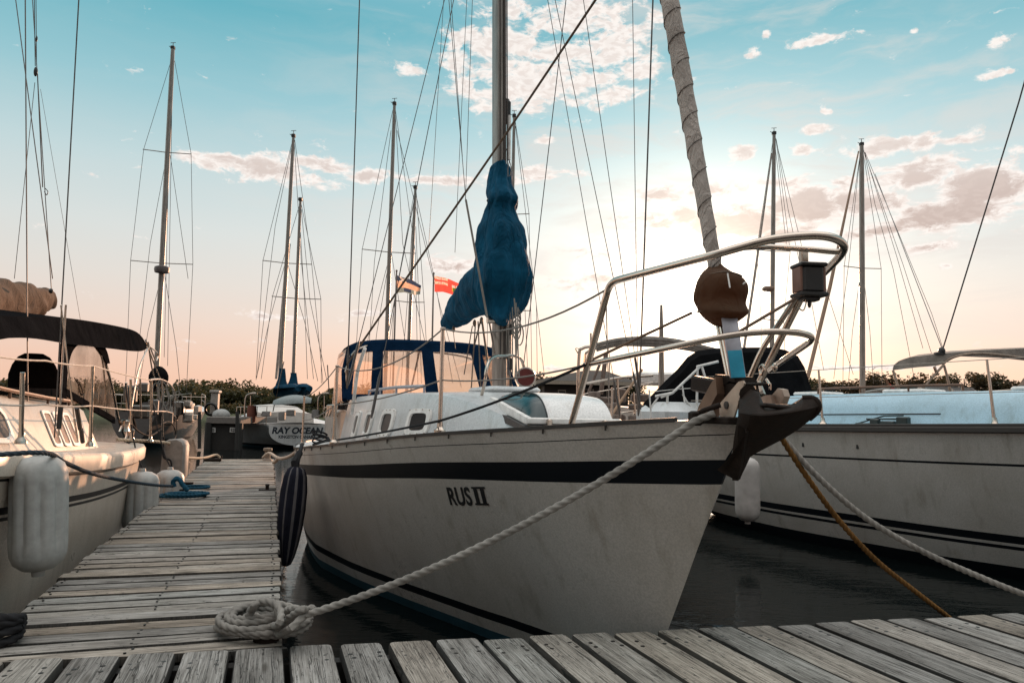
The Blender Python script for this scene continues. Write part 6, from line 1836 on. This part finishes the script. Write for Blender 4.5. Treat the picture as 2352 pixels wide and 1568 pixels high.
misc_boat('sailboat behind the navy dodger, its tall thin mast left of two flags', 31, 880, 70, (884, 905), (906, 240), .09, ((831, 572, 955, 582),),
          (((903, 250), (832, 572), (812, 900)), ((908, 250), (954, 582), (960, 890)), ((898, 300), (860, 600), (842, 890)), ((897, 580), (845, 780), (830, 900)), ((899, 580), (930, 780), (940, 890)), ((908, 260), (925, 560), (1000, 890)), ((912, 300), (1010, 700), (1060, 890)), ((890, 620), (866, 760), (850, 890))))
misc_boat('sailboat with the shorter mast just behind the upper of the two flags', 36, 930, 55, (934, 905), (954, 432), .085, ((905, 690, 975, 694),),
          (((952, 440), (906, 690), (895, 890)), ((956, 440), (974, 694), (985, 890)), ((953, 450), (915, 640), (880, 880)), ((956, 450), (1000, 650), (1040, 880)), ((948, 500), (935, 700), (920, 890)), ((955, 520), (965, 760), (968, 880))))
misc_boat('sailboat hidden behind the blue sail cover, its thin mast showing beside it', 34, 1165, 60, (1168, 910), (1181, 268), .09, ((1130, 490, 1216, 491), (1120, 712, 1220, 713)),
          (((1179, 275), (1130, 490), (1120, 712), (1118, 890)), ((1183, 275), (1215, 490), (1219, 712), (1222, 900)), ((1177, 495), (1205, 690), (1214, 900)), ((1176, 495), (1140, 700), (1120, 890)), ((1184, 290), (1232, 700), (1250, 860)), ((1232, 700), (1234, 860))))
def F_extra(root, h):
    m = MB(); m.box(P(1765, 663, 24), .35, .3, .14, ch=.04); m.tube([P(1775, 668, 24), P(1762, 668, 24)], .03, 6); m.build('radar_dome', plain('radar_tan', (.22, .14, .10), .5), root)
    m = MB(); m.tube([P(1773, 352, 24), P(1732, 643, 24), P(1706, 820, 24)], [.02, .045, .045], 8); m.build('furled_jib', SAIL, root)
misc_boat('sailboat behind the pulpit with a tall thin mast rising beside the sun glow', 24, 1780, 80, (1772, 905), (1778, 308), .075, ((1738, 573, 1815, 577), (1748, 731, 1800, 736)),
          (((1776, 318), (1738, 573), (1748, 731), (1752, 890)), ((1782, 318), (1815, 577), (1800, 736), (1806, 890)), ((1784, 330), (1840, 560), (1892, 850)), ((1783, 320), (1810, 480), (1840, 620)), ((1781, 340), (1806, 560))), head=-1.9, extra=F_extra)
def G_extra(root, h):
    m = MB(); m.tube([P(1972, 348, 21), P(1906, 660, 19.5), P(1855, 868, 18.5)], [.02, .05, .05], 8); m.build('furled_jib', plain('rolled_sail_tan', (.25, .16, .11), .8), root)
    m = MB(); m.tube([P(1982, 902, 21), P(2060, 890, 21.5)], .05, 8); m.build('boom', ALU, root)
misc_boat('sailboat beyond the right boat, with a tall mast and a rolled foresail', 21, 2000, 100, (1981, 930), (1979, 333), .078, ((1938, 611, 2024, 617),),
          (((1977, 345), (1939, 611), (1936, 890)), ((1982, 345), (2024, 617), (2026, 890)), ((1984, 345), (2010, 470), (2052, 620), (2100, 870)), ((1985, 350), (2075, 610), (2152, 850)), ((1987, 350), (2140, 720), (2166, 800)), ((1986, 350), (2060, 590), (2120, 800)), ((1978, 620), (1958, 760), (1948, 890)), ((1982, 620), (1998, 760), (2006, 880)), ((1976, 350), (1950, 600), (1915, 870)), ((1890, 640), (1960, 860))), zs_=1.35, head=-2.2, extra=G_extra)

# -- bimini boat behind the pulpit leg
def frame_boat():
    Y = 16.0; k = Y / F
    root = thing('sailboat', 'white boat behind the sloping hatch with bent steel tubes and a folded sun awning', 'sailboat', P(1400, 1000, Y), HG)
    h = far_hull(root, Y + 2, 1400, 95, 1.25, math.atan2(-1, -.25), 8.5, GEL)
    q = lambda u, v, dy=0: P(u, v, Y + dy)
    fr = MB()
    fr.tube(spline([q(1327, 915), q(1330, 815), q(1338, 800), q(1360, 795), q(1420, 790)], 5), .035, 8)
    fr.tube(spline([q(1340, 915, .2), q(1343, 825, .2), q(1352, 806, .2), q(1380, 798, .2)], 5), .025, 8)
    fr.tube(spline([q(1335, 802), q(1322, 800), q(1330, 815)], 5), .012, 6)
    fr.tube([q(1357, 795), q(1357, 765)], .022, 8)
    fr.tube(spline([q(1338, 882, -.2), q(1420, 868, -.2), q(1500, 862, -.2)], 5), .028, 8)
    fr.tube([q(1425, 966, -.2), q(1418, 870, -.2)], .024, 8); fr.tube([q(1462, 975, -.3), q(1455, 900, -.3)], .02, 8); fr.tube([q(1340, 905, -.2), q(1500, 878, -.2)], .012, 6)
    fr.tube([q(1342, 960, -.2), q(1480, 940, -.2)], .018, 6)
    fr.build('awning_frame', STEEL, root)
    aw = MB()
    for i, (dv, r_) in enumerate(((0, .07), (7, .055), (13, .04))):
        aw.tube(spline([q(1370, 792 + dv), q(1420, 782 + dv * .8), q(1480, 779 + dv), q(1540, 783 + dv), q(1590, 792 + dv * .9), q(1650, 806 + dv)], 5), [r_ * (.6 + .4 * math.sin(j * .12)) for j in range(26)], 8)
    aw.build('folded_awning', GREY_CANVAS, root)
    gn = MB(); rr = random.Random(9)
    gn.tube([q(1392, 812, .1), q(1380, 905, .1)], .05, 8); gn.tube([q(1378, 835, .1), q(1350, 905, .1)], .03, 8)
    for i in range(16):
        gn.box(q(rr.uniform(1345, 1470), rr.uniform(905, 975), rr.uniform(-.3, .4)), rr.uniform(.1, .4), .2, rr.uniform(.1, .45), ch=.03)
    gn.each('deck_gear', plain('brown_gear', (.16, .12, .10), .6, 0, .5), root)
    pn = MB()
    pn.tube([q(1383, 985, -.6), q(1475, 848, -.6)], .028, 8); pn.build('boarding_pole', plain('tan_pole', (.40, .26, .17), .6), root)
    lp = MB(); lp.tube([q(1519, 900, .5), q(1519, 760, .5), q(1519, 700, .5)], [.07, .05, .03], 8); lp.build('mast', ALU, root)
    ws = MB(); ws.box(q(1510, 880, 1.5) + Z * .1, 1.1, .6, .3, ch=.05); ws.build('deck_locker', WHITE, root)
frame_boat()
# -- boat with the grey bimini at the right edge
def bimini_boat():
    Y = 13.0
    root = thing('sailboat', 'boat beyond the right hull shaded by a sagging grey bimini on steel poles', 'sailboat', P(2250, 1000, Y + 1), HG)
    h = far_hull(root, Y + 1.5, 2300, 190, 1.35, math.atan2(-.5, -1), 9, GEL)
    q = lambda u, v, dy=0: P(u, v, Y + dy)
    cp = MB()
    front = [q(2050, 848), q(2053, 838), q(2064, 829), q(2090, 820), (q(2160, 812)), q(2240, 805), q(2352, 800), q(2450, 801)]
    mid_ = [q(2053, 843, .8), q(2060, 832, .8), q(2075, 824, .8), q(2110, 814, .8), q(2180, 806, .8), q(2260, 801, .8), q(2360, 797, .8), q(2450, 798, .8)]
    back = [q(2075, 846, 1.8), q(2080, 838, 1.8), q(2095, 830, 1.8), q(2130, 822, 1.8), q(2200, 815, 1.8), q(2270, 812, 1.8), q(2360, 808, 1.8), q(2450, 812, 1.8)]
    low = [q(2052, 850), q(2075, 847), q(2110, 843), q(2150, 840), q(2166, 836), q(2200, 818), q(2300, 822), q(2450, 838)]
    cp.grid([low, front, mid_, back]); cp.build('bimini', cloth('bimini_grey', (.30, .265, .235), wr=.3), root)
    fm = MB()
    for pts in ([q(2051, 850), q(2065, 895), q(2074, 925)], [q(2167, 838), q(2140, 868), (q(2112, 900))], [q(2168, 838, .1), q(2178, 875, .1), q(2186, 915, .1)], [q(2145, 842, 1), q(2153, 862, 1)], [q(2166, 836), q(2185, 822), q(2230, 812), q(2300, 815), q(2450, 835)]):
        fm.tube(spline(pts, 4), .022, 8)
    fm.build('bimini_frame', plain('tan_steel', (.36, .27, .21), .35, .6), root)
    kn = MB(); kn.ball(q(2163, 806), .06, .06, .07); kn.box(q(2158, 812), .16, .1, .05, ch=.01); kn.build('deck_light', IRON, root)
    st = MB(); st.tube([q(2165, 803), P(2340, 235, Y - 1.5), P(2375, 110, Y - 2)], .012, 6); st.build('backstay', WIRE, root)
    st = MB(); st.tube([q(2165, 803), P(2010, 400, Y + 5)], .008, 6); st.build('backstay', WIRE, root)
    cn = MB()
    cn.box(q(2110, 912, .6), 1.0, .8, .22, ch=.05); cn.box(q(2170, 908, .8), .9, .6, .3, ch=.06); cn.box(q(2060, 925, .3), 2.0, 1.2, .25, ch=.08); cn.each('coach_roof', DECK, root)
    gr = MB(); gr.tube(spline([q(2222, 925), q(2224, 905), q(2235, 901), q(2262, 902), q(2266, 925)], 4), .016, 6); gr.tube([q(2180, 905), q(2352, 893)], .014, 6); gr.tube([q(2190, 920), q(2186, 893)], .02, 6); gr.build('grab_rail', STEEL, root)
    ws = MB(); ws.slab([q(2312, 925), q(2352, 868), q(2460, 860), q(2460, 930)], .03); ws.build('windscreen', plain('tan_screen', (.42, .30, .23), .4), root)
    en = MB(); en.tube([q(2032, 866, 1.5), q(2064, 922, 1.5)], .02, 6); eo = en.build('flagstaff', TEAK, root)
    fl = MB(); fl.slab([q(2042, 880, 1.5), q(2054, 892, 1.5), q(2068, 924, 1.5), q(2056, 924, 1.5)], .05); fl.build('furled_ensign', RED, eo)
bimini_boat()

# -- flags
def flag(pole_top, pole_bot, Y, rows_px, cells, mats, label, group='flags flying beyond the dodger'):
    root = thing('flagpole', label, 'flag', P(pole_bot[0], pole_bot[1], Y), group)
    m = MB(); b = P(pole_bot[0], pole_bot[1], Y); b0 = Vector((b.x, b.y, .3)); m.tube([b0, P(*pole_top, Y)], [.035, .022], 8); m.ball(P(*pole_top, Y), .035, .035, .04, nu=8, nv=6); m.build('pole', plain('pole_grey', (.20, .16, .14), .5), root)
    f = MB(); (top, bot) = rows_px; nx, ny = 30, 16; pts = []
    for j in range(ny + 1):
        r = []
        for i in range(nx + 1):
            x = i / nx; a = Vector((lerp_tab([(k / (len(top) - 1), p[0]) for k, p in enumerate(top)], x), lerp_tab([(k / (len(top) - 1), p[1]) for k, p in enumerate(top)], x), 0))
            c = Vector((lerp_tab([(k / (len(bot) - 1), p[0]) for k, p in enumerate(bot)], x), lerp_tab([(k / (len(bot) - 1), p[1]) for k, p in enumerate(bot)], x), 0))
            q = a + (c - a) * (j / ny); p = P(q.x, q.y, Y); p.y += .10 * math.sin(x * 9 + j * .12) * x ** .5
            r.append(p)
        pts.append(r)
    for j in range(ny):
        for i in range(nx):
            f.add([pts[j][i], pts[j][i + 1], pts[j + 1][i + 1], pts[j + 1][i]], [(0, 1, 2, 3)], cells((i + .5) / nx, (j + .5) / ny), True)
    f.build('flag', mats, root)
def fmat(n, c):
    m = Mat(n, c, .85); tl = m.N.new('ShaderNodeBsdfTranslucent'); tl.inputs[0].default_value = (*c, 1); mx = m.N.new('ShaderNodeMixShader'); mx.inputs[0].default_value = .62
    m.L.new(m.b.outputs[0], mx.inputs[1]); m.L.new(tl.outputs[0], mx.inputs[2]); m.L.new(mx.outputs[0], m.N['Material Output'].inputs[0]); return m.m
FM = [fmat('flag_red', (.85, .12, .09)), fmat('flag_white', (.85, .72, .62)), fmat('flag_blue', (.05, .07, .12)), fmat('flag_yellow', (.75, .42, .08)), fmat('flag_green', (.10, .20, .04)), fmat('flag_grey_green', (.26, .31, .29)), fmat('flag_peach', (.85, .50, .34))]
def red_cells(x, y):
    if x < .5 and y < .5:
        a, b = x / .5, y / .5
        if abs(a - .5) < .05 or abs(b - .5) < .08: return 0
        if abs(a - .5) < .10 or abs(b - .5) < .16: return 1
        if abs(a - b) < .09 or abs(a + b - 1) < .09: return 1
        return 0 if abs(a - .5) + abs(b - .5) < .2 else 6
    dx, dy = (x - .74) / .10, (y - .60) / .26
    if abs(dx) < 1 and -1 < dy < 1 - .5 * dx * dx:
        if dy < -.35: return 1 if abs(dx) > .2 else 0
        return 4 if (abs(dx) < .7 and dy < .8) else 3
    return 0
flag((996, 628), (995, 790), 22, ([(998, 633), (1018, 637), (1040, 645), (1062, 652)], [(998, 670), (1018, 671), (1040, 676), (1060, 672)]), red_cells, FM, 'red flag with a union canton and a green shield on a thin pole')
def band_cells(x, y):
    if y < .34: return 1 if abs((x - .25) - (y - .17)) < .05 or abs((x - .25) + (y - .17)) < .05 else 2
    if y < .66: return 6
    if .3 < x < .56 and y < .95: return 2
    if .66 < x < .76: return 1
    return 5
flag((911, 622), (906, 790), 23, ([(912, 632), (930, 638), (950, 645), (967, 655)], [(911, 672), (930, 672), (950, 676), (966, 677)]), band_cells, FM, 'banded flag of dark, peach and grey green stripes on a thin pole')

# -- wooden piles and a fender post near the stern of the middle boat
def post():
    m = MB(); c = P(790, 1000, 10.5); c.z = -.5
    k = 10.5 / F; top = P(790, 905, 10.5).z
    m.lathe(c, [(19 * k, 0), (19 * k, top + .36), (18 * k, top + .44), (14 * k, top + .49), (0, top + .50)], n=18)
    r = thing('mooring_post', 'weathered wooden post hung with looped lines left of the navy dodger', 'post', (c.x, c.y, -.5)); m.build('pile', plain('grey_post', (.20, .16, .135), .85, 0, .4, 6, .6, .01), r)
    l = MB()
    for i in range(5):
        q0 = P(786 + 5 * i, 950, 10.3); l.tube([q0 + Vector((.07 * math.cos(q), -.02 * i, .30 * math.sin(q) + .02 * i)) for q in [2 * math.pi * j / 18 for j in range(19)]], .012, 6)
    l.build('hung_line', ROPE_DK, r)
post()
